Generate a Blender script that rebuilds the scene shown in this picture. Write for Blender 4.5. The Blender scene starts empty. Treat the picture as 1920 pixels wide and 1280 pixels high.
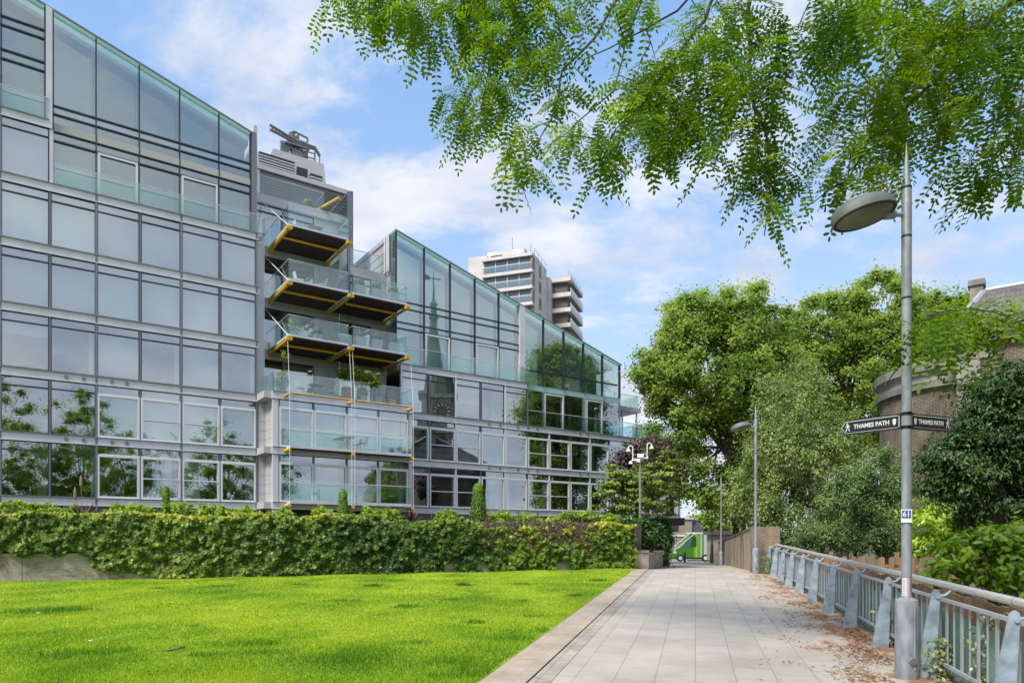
import bpy, math, random
import numpy as np
from mathutils import Vector, Matrix
R = math.radians
random.seed(7); rng = np.random.default_rng(11)
S = bpy.context.scene
COL = S.collection
# ------------------------------------------------------------------ camera
FPX, HOR, CAMZ = 1300.0, 1008.0, 1.7
cd = bpy.data.cameras.new('camera'); cam = bpy.data.objects.new('camera', cd); COL.objects.link(cam)
cd.sensor_width = 36; cd.lens = 36 * FPX / 1920; cd.shift_y = (HOR - 640) / 1920
cd.clip_start = 0.1; cd.clip_end = 4000
cam.location = (0, 0, CAMZ); cam.rotation_euler = (R(90), 0, 0); S.camera = cam
# ------------------------------------------------------------------ world
W = bpy.data.worlds.new('World'); S.world = W; W.use_nodes = True
SUND = Vector((-0.42, -0.50, 0.86)).normalized()
SKY_STR = 0.15
CLOFF = (8.4, 3.3, 0)
def build_world():
    nt = W.node_tree; n = nt.nodes; l = nt.links; n.clear()
    out = n.new('ShaderNodeOutputWorld'); bg = n.new('ShaderNodeBackground')
    sky = n.new('ShaderNodeTexSky'); sky.sky_type = 'NISHITA'; sky.sun_disc = False
    sky.sun_elevation = math.asin(SUND.z); sky.sun_rotation = math.atan2(SUND.x, SUND.y)
    sky.air_density = 1.0; sky.dust_density = 0.6; sky.ozone_density = 1.6
    tc = n.new('ShaderNodeTexCoord'); sep = n.new('ShaderNodeSeparateXYZ'); l.new(tc.outputs['Generated'], sep.inputs[0])
    def M(op, a, b=None, c=None, clamp=False):
        m = n.new('ShaderNodeMath'); m.operation = op; m.use_clamp = clamp
        for i, v in enumerate((a, b, c)):
            if v is None: continue
            if isinstance(v, (int, float)): m.inputs[i].default_value = v
            else: l.new(v, m.inputs[i])
        return m.outputs[0]
    zz = M('ADD', M('MAXIMUM', sep.outputs['Z'], 0.0), 0.22)
    cx = M('DIVIDE', sep.outputs['X'], zz); cy = M('DIVIDE', sep.outputs['Y'], zz)
    cmb = n.new('ShaderNodeCombineXYZ'); l.new(cx, cmb.inputs[0]); l.new(cy, cmb.inputs[1]); cmb.inputs[2].default_value = 3.7
    def noise(scale, det, rough, dist, off):
        mp = n.new('ShaderNodeMapping'); mp.inputs['Location'].default_value = off; mp.inputs['Rotation'].default_value = (0, 0, R(25)); mp.inputs['Scale'].default_value = (1.0, 1.35, 1)
        l.new(cmb.outputs[0], mp.inputs[0])
        t = n.new('ShaderNodeTexNoise'); t.inputs['Scale'].default_value = scale; t.inputs['Detail'].default_value = det
        t.inputs['Roughness'].default_value = rough; t.inputs['Distortion'].default_value = dist; l.new(mp.outputs[0], t.inputs['Vector'])
        return t.outputs['Fac']
    big = noise(1.7, 9, 0.60, 0.3, CLOFF); small = noise(5.0, 6, 0.6, 0.2, (4, 2, 0)); shade = noise(2.6, 5, 0.55, 0.1, (9, 5, 1))
    dens = M('ADD', M('MULTIPLY', big, 0.74), M('MULTIPLY', small, 0.26))
    # more cloud low down and behind the camera
    low = M('MULTIPLY', M('SUBTRACT', 0.66, sep.outputs['Z'], None, True), 0.20)
    beh = M('MULTIPLY', M('MULTIPLY', sep.outputs['Y'], -1.0, None, True), 0.13)
    dens = M('ADD', dens, M('ADD', low, beh))
    mr = n.new('ShaderNodeMapRange'); mr.interpolation_type = 'SMOOTHSTEP'
    mr.inputs['From Min'].default_value = 0.485; mr.inputs['From Max'].default_value = 0.63; l.new(dens, mr.inputs['Value'])
    cr = n.new('ShaderNodeMapRange'); cr.inputs['From Min'].default_value = 0.35; cr.inputs['From Max'].default_value = 0.65
    l.new(shade, cr.inputs['Value'])
    cc = n.new('ShaderNodeMix'); cc.data_type = 'RGBA'; cc.inputs[6].default_value = (2.45, 2.65, 3.2, 1); cc.inputs[7].default_value = (3.75, 3.8, 4.0, 1)
    l.new(cr.outputs[0], cc.inputs[0])
    mul = n.new('ShaderNodeMix'); mul.data_type = 'RGBA'; mul.blend_type = 'MULTIPLY'; mul.inputs[0].default_value = 1; l.new(sky.outputs[0], mul.inputs[6]); mul.inputs[7].default_value = (1.0, 1.12, 1.12, 1)
    base = n.new('ShaderNodeMix'); base.data_type = 'RGBA'; base.inputs[0].default_value = 0.72; l.new(mul.outputs[2], base.inputs[6])
    gr = n.new('ShaderNodeMix'); gr.data_type = 'RGBA'; gr.inputs[6].default_value = (2.75, 3.15, 3.8, 1); gr.inputs[7].default_value = (.95, 1.9, 3.6, 1); l.new(M('POWER', M('MULTIPLY', sep.outputs['Z'], 1.45, None, True), .9), gr.inputs[0]); l.new(gr.outputs[2], base.inputs[7])
    mx = n.new('ShaderNodeMix'); mx.data_type = 'RGBA'; l.new(M('MULTIPLY', mr.outputs[0], 0.92), mx.inputs[0]); l.new(base.outputs[2], mx.inputs[6]); l.new(cc.outputs[2], mx.inputs[7])
    l.new(mx.outputs[2], bg.inputs[0]); bg.inputs[1].default_value = SKY_STR; l.new(bg.outputs[0], out.inputs[0])
build_world()
sd = bpy.data.lights.new('sun', 'SUN'); sun = bpy.data.objects.new('sun', sd); COL.objects.link(sun)
sd.energy = 3.0; sd.angle = R(18); sd.color = (1.0, 0.92, 0.80); sun.location = (0, 0, 60)
sun.rotation_euler = SUND.to_track_quat('Z', 'Y').to_euler()
S.view_settings.view_transform = 'Standard'; S.view_settings.look = 'None'; S.view_settings.gamma = 1; S.view_settings.exposure = 0.80
S.cycles.use_denoising = True; S.cycles.max_bounces = 7; S.cycles.diffuse_bounces = 3; S.cycles.glossy_bounces = 3
S.cycles.transmission_bounces = 4; S.cycles.transparent_max_bounces = 20; S.cycles.caustics_reflective = False; S.cycles.caustics_refractive = False
# ------------------------------------------------------------------ frames
PU = Vector((0.96675, -0.25573)); PA = Vector((0.25573, 0.96675))     # across / along the path
def G(x, y):
    a = x * PA.x + y * PA.y
    return 0.0178 * a if a < 27 else max(0.48 - 0.0275 * (a - 27), -1.0)
def PP(u, a, dz=0.0):
    x = u * PU.x + a * PA.x; y = u * PU.y + a * PA.y
    return (x, y, G(x, y) + dz)
FD = Vector((0.8225, 0.5688, 0)); FN = Vector((0.5688, -0.8225, 0)); F0 = Vector((-23.70, 32.1, 0))
def F(t, p, z): v = F0 + FD * t + FN * p; return (v.x, v.y, z)
def at(px, py, Y): return ((px - 960) / FPX * Y, Y, CAMZ + (HOR - py) * Y / FPX)
def tpx(px, p=0.0):      # distance along the facade of a bearing
    r = (px - 960) / FPX
    return (r * (32.1 - .8225 * p) + 23.70 - .5688 * p) / (0.8225 - 0.5688 * r)
SK = {k: 3.68 + 3.0 * (k - 1) for k in range(0, 9)}
# ------------------------------------------------------------------ mesh builder
OFF = {}
def tag(o, label=None, cat=None, group=None, kind=None):
    if label: o['label'] = label
    if cat: o['category'] = cat
    if group: o['group'] = group
    if kind: o['kind'] = kind
    return o
def empty(name, loc=(0, 0, 0), label=None, cat=None, group=None):
    o = bpy.data.objects.new(name, None); COL.objects.link(o); o.location = loc; o.empty_display_size = 0.2
    OFF[o.name] = Vector(loc); return tag(o, label, cat, group)
def link(name, me, mat, parent, loc=None):
    if mat is not None: me.materials.append(mat)
    o = bpy.data.objects.new(name, me); COL.objects.link(o)
    if parent is not None: o.parent = parent; OFF[o.name] = OFF[parent.name].copy()
    else:
        o.location = loc or (0, 0, 0); OFF[o.name] = Vector(loc or (0, 0, 0))
    return o
class MB:
    def __init__(s): s.v = []; s.f = []
    def pts(s, P):
        i = len(s.v); s.v.extend([tuple(p) for p in P]); return i
    def poly(s, P): i = s.pts(P); s.f.append(tuple(range(i, i + len(P)))); return s
    def hexa(s, P):
        i = s.pts(P)
        for q in ((0, 3, 2, 1), (4, 5, 6, 7), (0, 1, 5, 4), (1, 2, 6, 5), (2, 3, 7, 6), (3, 0, 4, 7)): s.f.append(tuple(i + k for k in q))
        return s
    def box(s, x0, x1, y0, y1, z0, z1):
        return s.hexa([(x0, y0, z0), (x1, y0, z0), (x1, y1, z0), (x0, y1, z0), (x0, y0, z1), (x1, y0, z1), (x1, y1, z1), (x0, y1, z1)])
    def fb(s, t0, t1, p0, p1, z0, z1):     # box in the facade frame
        return s.hexa([F(t0, p1, z0), F(t1, p1, z0), F(t1, p0, z0), F(t0, p0, z0), F(t0, p1, z1), F(t1, p1, z1), F(t1, p0, z1), F(t0, p0, z1)])
    def pb(s, u0, u1, a0, a1, z0, z1):     # box in the path frame, z above ground
        return s.hexa([PP(u0, a0, z0), PP(u1, a0, z0), PP(u1, a1, z0), PP(u0, a1, z0), PP(u0, a0, z1), PP(u1, a0, z1), PP(u1, a1, z1), PP(u0, a1, z1)])
    def prism(s, poly, z0, z1):
        n = len(poly); i = s.pts([(p[0], p[1], z0) for p in poly] + [(p[0], p[1], z1) for p in poly])
        s.f.append(tuple(i + k for k in range(n))[::-1]); s.f.append(tuple(i + n + k for k in range(n)))
        for k in range(n): s.f.append((i + k, i + (k + 1) % n, i + n + (k + 1) % n, i + n + k))
        return s
    def extrude(s, P, d):                  # polygon of 3d points pushed by vector d
        n = len(P); d = Vector(d); P = [Vector(p) for p in P]; i = s.pts(P + [p + d for p in P])
        s.f.append(tuple(i + k for k in range(n))[::-1]); s.f.append(tuple(i + n + k for k in range(n)))
        for k in range(n): s.f.append((i + k, i + (k + 1) % n, i + n + (k + 1) % n, i + n + k))
        return s
    def tube(s, P, r, n=8, cap=True):
        P = [Vector(p) for p in P]; m = len(P); rr = r if isinstance(r, (list, tuple)) else [r] * m
        d0 = (P[1] - P[0]).normalized(); up = Vector((0, 0, 1)) if abs(d0.z) < .9 else Vector((1, 0, 0)); x = d0.cross(up).normalized(); i0 = len(s.v)
        for k in range(m):
            d = (P[min(k + 1, m - 1)] - P[max(k - 1, 0)]).normalized(); x = (x - d * x.dot(d)); x = x.normalized() if x.length > 1e-6 else d.orthogonal().normalized(); y = d.cross(x)
            for j in range(n):
                a = 2 * math.pi * j / n; s.v.append(tuple(P[k] + (x * math.cos(a) + y * math.sin(a)) * rr[k]))
        for k in range(m - 1):
            for j in range(n): s.f.append((i0 + k * n + j, i0 + k * n + (j + 1) % n, i0 + (k + 1) * n + (j + 1) % n, i0 + (k + 1) * n + j))
        if cap: s.f.append(tuple(i0 + j for j in range(n))[::-1]); s.f.append(tuple(i0 + (m - 1) * n + j for j in range(n)))
        return s
    def lathe(s, prof, c=(0, 0, 0), n=20, mat=None, cap=True):
        i0 = len(s.v); c = Vector(c); m = len(prof)
        for r, z in prof:
            for j in range(n):
                a = 2 * math.pi * j / n; v = Vector((r * math.cos(a), r * math.sin(a), z)); s.v.append(tuple(c + (mat @ v if mat else v)))
        for k in range(m - 1):
            for j in range(n): s.f.append((i0 + k * n + j, i0 + k * n + (j + 1) % n, i0 + (k + 1) * n + (j + 1) % n, i0 + (k + 1) * n + j))
        if cap: s.f.append(tuple(i0 + j for j in range(n))[::-1]); s.f.append(tuple(i0 + (m - 1) * n + j for j in range(n)))
        return s
    def build(s, name, mat, parent=None, smooth=False, keep=False, bevel=0):
        V = np.array(s.v, dtype=float).reshape(-1, 3); loc = None
        if parent is not None: o0 = np.array(OFF[parent.name])
        elif keep: o0 = np.zeros(3)
        else: o0 = np.array([(V[:, 0].min() + V[:, 0].max()) / 2, (V[:, 1].min() + V[:, 1].max()) / 2, V[:, 2].min()]); loc = tuple(o0)
        me = bpy.data.meshes.new(name); me.from_pydata((V - o0).tolist(), [], s.f); me.update()
        if smooth:
            me.polygons.foreach_set('use_smooth', np.ones(len(me.polygons), bool))
            try: me.set_sharp_from_angle(angle=R(38))
            except Exception: pass
        o = link(name, me, mat, parent, loc)
        if bevel: b = o.modifiers.new('bevel', 'BEVEL'); b.width = bevel; b.segments = 2; b.limit_method = 'ANGLE'
        return o
def npmesh(name, V, k, mat, parent=None, rnd=None, loc=None, smooth=False):
    """V: (faces, k, 3) separate polygons."""
    V = np.asarray(V, dtype=np.float32); nf = V.shape[0]
    o0 = np.array(OFF[parent.name]) if parent is not None else np.array(loc if loc is not None else (0, 0, 0))
    me = bpy.data.meshes.new(name); flat = (V.reshape(-1, 3) - o0).astype(np.float32)
    me.vertices.add(len(flat)); me.vertices.foreach_set('co', flat.ravel())
    me.loops.add(nf * k); me.loops.foreach_set('vertex_index', np.arange(nf * k, dtype=np.int32))
    me.polygons.add(nf); me.polygons.foreach_set('loop_start', np.arange(nf, dtype=np.int32) * k)
    me.update(calc_edges=True)
    if rnd is not None:
        at_ = me.attributes.new('rnd', 'FLOAT', 'FACE'); at_.data.foreach_set('value', np.asarray(rnd, dtype=np.float32))
    if smooth: me.polygons.foreach_set('use_smooth', np.ones(nf, bool))
    return link(name, me, mat, parent, tuple(o0) if parent is None else None)
def copy_tree(o, parent=None):
    c = o.copy(); COL.objects.link(c)
    if parent is not None: c.parent = parent
    for ch in [x for x in S.objects if x.parent == o]: copy_tree(ch, c)
    return c
# ------------------------------------------------------------------ materials
def mat(name, col, rough=0.6, metal=0.0, var=0.0, vscale=3.0, bump=0.0, bscale=20.0, spec=0.5, stretch=(1, 1, 1), col2=None, detail=6):
    m = bpy.data.materials.new(name); m.use_nodes = True; nt = m.node_tree; n = nt.nodes; l = nt.links; b = n['Principled BSDF']
    b.inputs['Base Color'].default_value = (*col, 1); b.inputs['Roughness'].default_value = rough; b.inputs['Metallic'].default_value = metal
    b.inputs['Specular IOR Level'].default_value = spec
    if var or bump or col2:
        tc = n.new('ShaderNodeTexCoord'); mp = n.new('ShaderNodeMapping'); mp.inputs['Scale'].default_value = stretch; l.new(tc.outputs['Object'], mp.inputs[0])
    if var or col2:
        t = n.new('ShaderNodeTexNoise'); t.inputs['Scale'].default_value = vscale; t.inputs['Detail'].default_value = detail; l.new(mp.outputs[0], t.inputs['Vector'])
        mr = n.new('ShaderNodeMapRange'); mr.inputs['From Min'].default_value = 0.3; mr.inputs['From Max'].default_value = 0.7; l.new(t.outputs['Fac'], mr.inputs['Value'])
        mx = n.new('ShaderNodeMix'); mx.data_type = 'RGBA'; l.new(mr.outputs[0], mx.inputs[0])
        c2 = col2 or tuple(min(1, c * (1 + var)) for c in col); c1 = col if col2 else tuple(c * (1 - var) for c in col)
        mx.inputs[6].default_value = (*c1, 1); mx.inputs[7].default_value = (*c2, 1); l.new(mx.outputs[2], b.inputs['Base Color'])
    if bump:
        t2 = n.new('ShaderNodeTexNoise'); t2.inputs['Scale'].default_value = bscale; t2.inputs['Detail'].default_value = 5; l.new(mp.outputs[0], t2.inputs['Vector'])
        bp = n.new('ShaderNodeBump'); bp.inputs['Strength'].default_value = bump; bp.inputs['Distance'].default_value = 0.02; l.new(t2.outputs['Fac'], bp.inputs['Height']); l.new(bp.outputs[0], b.inputs['Normal'])
    return m
def glassmat(name, tint, base, power=4.0, refl=(0.89, 0.95, 1.0), rough=0.0, wav=0.0):
    m = bpy.data.materials.new(name); m.use_nodes = True; nt = m.node_tree; n = nt.nodes; l = nt.links; n.clear()
    out = n.new('ShaderNodeOutputMaterial'); mx = n.new('ShaderNodeMixShader'); tr = n.new('ShaderNodeBsdfTransparent'); gl = n.new('ShaderNodeBsdfGlossy')
    tr.inputs[0].default_value = (*tint, 1); gl.inputs['Color'].default_value = (*refl, 1); gl.inputs['Roughness'].default_value = rough
    lw = n.new('ShaderNodeLayerWeight'); lw.inputs['Blend'].default_value = 0.5
    p = n.new('ShaderNodeMath'); p.operation = 'POWER'; l.new(lw.outputs['Facing'], p.inputs[0]); p.inputs[1].default_value = power
    a = n.new('ShaderNodeMath'); a.operation = 'MULTIPLY_ADD'; l.new(p.outputs[0], a.inputs[0]); a.inputs[1].default_value = 1 - base; a.inputs[2].default_value = base; a.use_clamp = True
    l.new(a.outputs[0], mx.inputs[0]); l.new(tr.outputs[0], mx.inputs[1]); l.new(gl.outputs[0], mx.inputs[2]); l.new(mx.outputs[0], out.inputs[0])
    if wav:
        tc = n.new('ShaderNodeTexCoord'); t = n.new('ShaderNodeTexNoise'); t.inputs['Scale'].default_value = 0.9; t.inputs['Detail'].default_value = 1
        l.new(tc.outputs['Object'], t.inputs['Vector']); bp = n.new('ShaderNodeBump'); bp.inputs['Strength'].default_value = wav; bp.inputs['Distance'].default_value = 0.02
        l.new(t.outputs['Fac'], bp.inputs['Height']); l.new(bp.outputs[0], gl.inputs['Normal'])
    return m
def leafmat(name, c0, c1, c2, trans=0.3, patch=0.6, rough=0.5, spec=0.35):
    """leaf: colour by per-leaf random value and by a slow patch noise through the plant"""
    m = bpy.data.materials.new(name); m.use_nodes = True; nt = m.node_tree; n = nt.nodes; l = nt.links; b = n['Principled BSDF']
    a = n.new('ShaderNodeAttribute'); a.attribute_name = 'rnd'
    tc = n.new('ShaderNodeTexCoord'); t = n.new('ShaderNodeTexNoise'); t.inputs['Scale'].default_value = patch; t.inputs['Detail'].default_value = 3; l.new(tc.outputs['Object'], t.inputs['Vector'])
    mr = n.new('ShaderNodeMapRange'); mr.inputs['From Min'].default_value = 0.3; mr.inputs['From Max'].default_value = 0.7; mr.inputs['To Min'].default_value = -0.3; mr.inputs['To Max'].default_value = 0.3; l.new(t.outputs['Fac'], mr.inputs['Value'])
    ad = n.new('ShaderNodeMath'); ad.operation = 'ADD'; ad.use_clamp = True; l.new(a.outputs['Fac'], ad.inputs[0]); l.new(mr.outputs[0], ad.inputs[1])
    cr = n.new('ShaderNodeValToRGB'); e = cr.color_ramp.elements; e[0].color = (*c0, 1); e[1].color = (*c2, 1); k = e.new(0.5); k.color = (*c1, 1); l.new(ad.outputs[0], cr.inputs[0])
    l.new(cr.outputs[0], b.inputs['Base Color']); b.inputs['Roughness'].default_value = rough; b.inputs['Specular IOR Level'].default_value = spec
    tl = n.new('ShaderNodeBsdfTranslucent'); hs = n.new('ShaderNodeHueSaturation'); hs.inputs['Saturation'].default_value = 1.1; hs.inputs['Value'].default_value = 1.5; hs.inputs['Hue'].default_value = 0.49
    l.new(cr.outputs[0], hs.inputs['Color']); l.new(hs.outputs[0], tl.inputs[0])
    mx = n.new('ShaderNodeMixShader'); mx.inputs[0].default_value = trans; l.new(b.outputs[0], mx.inputs[1]); l.new(tl.outputs[0], mx.inputs[2]); l.new(mx.outputs[0], n['Material Output'].inputs[0])
    return m
def brickmat(name, c1, c2, mortar, bw, bh, ms, axes='XZ', rough=0.85, bump=0.5, dirt=None, off=0.5, rot=0.0, grain=0.25):
    m = bpy.data.materials.new(name); m.use_nodes = True; nt = m.node_tree; n = nt.nodes; l = nt.links; b = n['Principled BSDF']
    tc = n.new('ShaderNodeTexCoord'); src = tc.outputs['Object']
    if rot:
        rm = n.new('ShaderNodeMapping'); rm.inputs['Rotation'].default_value = (0, 0, rot); l.new(src, rm.inputs[0]); src = rm.outputs[0]
    sp = n.new('ShaderNodeSeparateXYZ'); l.new(src, sp.inputs[0]); cb = n.new('ShaderNodeCombineXYZ')
    l.new(sp.outputs[axes[0]], cb.inputs[0]); l.new(sp.outputs[axes[1]], cb.inputs[1])
    br = n.new('ShaderNodeTexBrick'); l.new(cb.outputs[0], br.inputs['Vector']); br.offset = off
    br.inputs['Color1'].default_value = (*c1, 1); br.inputs['Color2'].default_value = (*c2, 1); br.inputs['Mortar'].default_value = (*mortar, 1)
    br.inputs['Scale'].default_value = 1; br.inputs['Mortar Size'].default_value = ms; br.inputs['Brick Width'].default_value = bw; br.inputs['Row Height'].default_value = bh; br.inputs['Mortar Smooth'].default_value = 0.2
    t = n.new('ShaderNodeTexNoise'); t.inputs['Scale'].default_value = 1.1; t.inputs['Detail'].default_value = 8; t.inputs['Roughness'].default_value = .65; l.new(tc.outputs['Object'], t.inputs['Vector'])
    mr = n.new('ShaderNodeMapRange'); mr.inputs['From Min'].default_value = .3; mr.inputs['From Max'].default_value = .7; mr.inputs['To Min'].default_value = 1 - grain; mr.inputs['To Max'].default_value = 1 + grain; l.new(t.outputs['Fac'], mr.inputs['Value'])
    vm = n.new('ShaderNodeMix'); vm.data_type = 'RGBA'; vm.blend_type = 'MULTIPLY'; vm.inputs[0].default_value = 1; l.new(br.outputs['Color'], vm.inputs[6]); l.new(mr.outputs[0], vm.inputs[7])
    colout = vm.outputs[2]
    if dirt:
        t3 = n.new('ShaderNodeTexNoise'); t3.inputs['Scale'].default_value = dirt[1]; t3.inputs['Detail'].default_value = 7; t3.inputs['Roughness'].default_value = .7
        mp = n.new('ShaderNodeMapping'); mp.inputs['Scale'].default_value = dirt[3]; l.new(tc.outputs['Object'], mp.inputs[0]); l.new(mp.outputs[0], t3.inputs['Vector'])
        d = n.new('ShaderNodeMapRange'); d.inputs['From Min'].default_value = dirt[2][0]; d.inputs['From Max'].default_value = dirt[2][1]; l.new(t3.outputs['Fac'], d.inputs['Value'])
        dm = n.new('ShaderNodeMix'); dm.data_type = 'RGBA'; l.new(d.outputs[0], dm.inputs[0]); l.new(colout, dm.inputs[6]); dm.inputs[7].default_value = (*dirt[0], 1); colout = dm.outputs[2]
    l.new(colout, b.inputs['Base Color']); b.inputs['Roughness'].default_value = rough
    t2 = n.new('ShaderNodeTexNoise'); t2.inputs['Scale'].default_value = 60; t2.inputs['Detail'].default_value = 3; l.new(tc.outputs['Object'], t2.inputs['Vector'])
    hm = n.new('ShaderNodeMath'); hm.operation = 'MULTIPLY_ADD'; l.new(br.outputs['Fac'], hm.inputs[0]); hm.inputs[1].default_value = -1.0; l.new(t2.outputs['Fac'], hm.inputs[2])
    bp = n.new('ShaderNodeBump'); bp.inputs['Strength'].default_value = bump; bp.inputs['Distance'].default_value = 0.008; l.new(hm.outputs[0], bp.inputs['Height']); l.new(bp.outputs[0], b.inputs['Normal'])
    return m
m_panel = mat('silver_panel', (.60, .62, .68), .42, .12, var=.09, vscale=1.3, stretch=(1, 1, .6))
m_panel2 = mat('silver_frame', (.68, .71, .76), .4, .1)
m_dark = mat('dark_frame', (.035, .045, .06), .4, .3)
m_mull = mat('grey_mullion', (.20, .21, .24), .4, .5)
m_steel = mat('galvanised_steel', (.36, .38, .41), .38, .7, var=.18, vscale=6, stretch=(1, 1, .3), bump=.05)
m_lamp = mat('grey_painted_steel', (.29, .32, .36), .5, .25, var=.32, vscale=11, stretch=(1, 1, .35), bump=.12, bscale=60, detail=12)
m_rail = mat('brushed_stainless', (.72, .70, .68), .36, .55, var=.1, vscale=8)
m_post = mat('blue_grey_paint', (.29, .37, .44), .55, .05, var=.34, vscale=7, bump=.2, detail=12)
m_yellow = mat('yellow_paint', (.74, .45, .02), .45, 0, var=.12, vscale=4)
m_yellow2 = mat('faded_yellow_paint', (.62, .43, .14), .5, 0, var=.1, vscale=4)
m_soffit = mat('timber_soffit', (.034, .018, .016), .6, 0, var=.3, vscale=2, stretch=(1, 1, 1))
m_white = mat('white_paint', (.75, .77, .78), .5)
m_blind = mat('blind_fabric', (.82, .88, .90), .9, 0, var=.05, vscale=.6)
m_blind2 = mat('grey_blind_fabric', (.44, .49, .53), .9, 0, var=.12, vscale=.4)
m_blind3 = mat('green_grey_blind', (.17, .28, .28), .9, 0, var=.1, vscale=.5)
m_curtain = mat('curtain_fabric', (.30, .33, .28), .9, 0, var=.35, vscale=7, stretch=(1, 1, .02))
m_curtain2 = mat('pale_curtain', (.52, .60, .60), .9, 0, var=.15, vscale=7, stretch=(1, 1, .02))
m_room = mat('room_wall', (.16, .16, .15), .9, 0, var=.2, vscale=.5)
m_slab = mat('floor_slab', (.45, .45, .45), .9)
m_glass = glassmat('window_glass', (.93, .97, .97), .28, 3.0, wav=.06)
m_glassp = glassmat('penthouse_glass', (.87, .955, .95), .22, 3.0, refl=(.93, .97, 1.0), wav=.04)
m_glassr = glassmat('railing_glass', (.90, .97, .955), .09, 3.5, refl=(.9, 1, 1))
m_teal = mat('teal_back_painted_glass', (.32, .52, .52), .12, 0)
m_rubber = mat('black_plastic', (.02, .02, .022), .5)
m_conc = mat('concrete', (.30, .275, .24), .85, 0, var=.28, vscale=1.5, bump=.3, bscale=30)
m_concd = mat('dark_concrete', (.12, .11, .10), .9, 0, var=.2)
m_wood = mat('fence_timber', (.26, .16, .09), .8, 0, var=.3, vscale=4, stretch=(1, 1, .2))
m_bark = mat('bark', (.075, .06, .045), .9, 0, var=.35, vscale=6, stretch=(1, 1, .3), bump=.6, bscale=25)
m_twig = mat('twig_bark', (.07, .058, .045), .9)
# ------------------------------------------------------------------ the glass apartment building
def stripemat(name, ca, cb, per, rough=.8):
    m = bpy.data.materials.new(name); m.use_nodes = True; nt = m.node_tree; n = nt.nodes; l = nt.links; b = n['Principled BSDF']
    tc = n.new('ShaderNodeTexCoord'); w = n.new('ShaderNodeTexWave'); w.bands_direction = 'Z'; w.inputs['Scale'].default_value = 0.314 / per; l.new(tc.outputs['Object'], w.inputs['Vector'])
    cr = n.new('ShaderNodeMix'); cr.data_type = 'RGBA'; cr.inputs[6].default_value = (*ca, 1); cr.inputs[7].default_value = (*cb, 1); l.new(w.outputs['Fac'], cr.inputs[0]); l.new(cr.outputs[2], b.inputs['Base Color']); b.inputs['Roughness'].default_value = rough
    return m
m_venet = stripemat('venetian_slats', (.66, .74, .80), (.90, .95, .98), .12)
m_bl4 = mat('lilac_grey_blind', (.52, .52, .58), .9, 0, var=.1, vscale=.4)
m_bl5 = mat('dim_blind', (.22, .25, .27), .9, 0, var=.15, vscale=.4)
m_louv = mat('louvre_metal', (.30, .30, .32), .5, .3)
m_clad = mat('grey_cladding', (.50, .51, .54), .45, .12, var=.06, vscale=1)
BL = empty('apartment_building', F(20, -3, 0), 'large glass and steel apartment building with sloping roofline behind the ivy hedge', 'building')
T = {'plain': m_blind, 'grey': m_blind2, 'green': m_blind3, 'ven': m_venet, 'cur': m_curtain, 'pale': m_curtain2, 'lil': m_bl4, 'dim': m_bl5}
def wavy(t0, t1, p, z0, z1, amp=.05, step=.11):
    b = MB(); n = max(3, int((t1 - t0) / step * 2)); 
    for i in range(n):
        a = t0 + (t1 - t0) * i / n; c = t0 + (t1 - t0) * (i + 1) / n; pa = p + amp * math.sin(i * 1.57 + a * 3); pc = p + amp * math.sin((i + 1) * 1.57 + c * 3)
        b.poly([F(a, pa, z0), F(c, pc, z0), F(c, pc, z1), F(a, pa, z1)])
    return b
def window(t0, t1, k, style='thin', bl=None, p=0.0, z0=None, z1=None, bar=False, tr=True):
    z0 = SK[k] if z0 is None else z0; z1 = SK[k + 1] - .41 if z1 is None else z1; zt = z1 - .43
    f = MB(); w = .045
    def fr(a, c, d, e, w, p0, p1):
        f.fb(a, a + w, p0, p1, d, e); f.fb(c - w, c, p0, p1, d, e); f.fb(a + w, c - w, p0, p1, d, d + w); f.fb(a + w, c - w, p0, p1, e - w, e)
    if style == 'thin':
        fr(t0, t1, z0, z1, w, p - .1, p - .005)
        if tr: f.fb(t0 + w, t1 - w, p - .1, p + .005, zt - .03, zt + .03)
        W_ = f.build('window', m_dark, BL)
    else:
        fr(t0, t1, z0, zt - .02, .10, p - .08, p + .035)
        f.fb(t0, t1, p - .09, p + .0, zt - .02, zt + .03)
        if bar: f.fb(t0 + .1, t1 - .1, p + .04, p + .075, z0 + 1.02, z0 + 1.08)
        W_ = f.build('window', m_panel2, BL)
        g = MB(); g.fb(t0 + .001, t0 + .04, p - .08, p - .01, zt + .035, z1); g.fb(t1 - .04, t1 - .001, p - .08, p - .01, zt + .035, z1); g.fb(t0 + .04, t1 - .04, p - .08, p - .01, z1 - .04, z1 - .001); g.build('transom_frame', m_dark, W_)
    o_ = [random.uniform(-.013, .013) for _ in range(2)]
    MB().extrude([F(t0 + .03, p - .045 - o_[0], z0 + .03), F(t1 - .03, p - .045 + o_[0], z0 + .03), F(t1 - .03, p - .045 + o_[0] + o_[1], z1 - .02), F(t0 + .03, p - .045 - o_[0] + o_[1], z1 - .02)], FN * -.008).build('pane', m_glass, W_)
    if bl:
        kind, fr0, fr1, dz = bl
        a = t0 + (t1 - t0) * fr0; c = t0 + (t1 - t0) * fr1
        if kind in ('cur', 'pale'): wavy(a, c, p - .38, z0 + .02, z1 - .05).build('curtain', T[kind], W_)
        else: MB().fb(a + .01, c - .01, p - .22, p - .212, z0 + (z1 - z0) * dz, z1 - .03).build('blind', T[kind], W_)
    return W_
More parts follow.
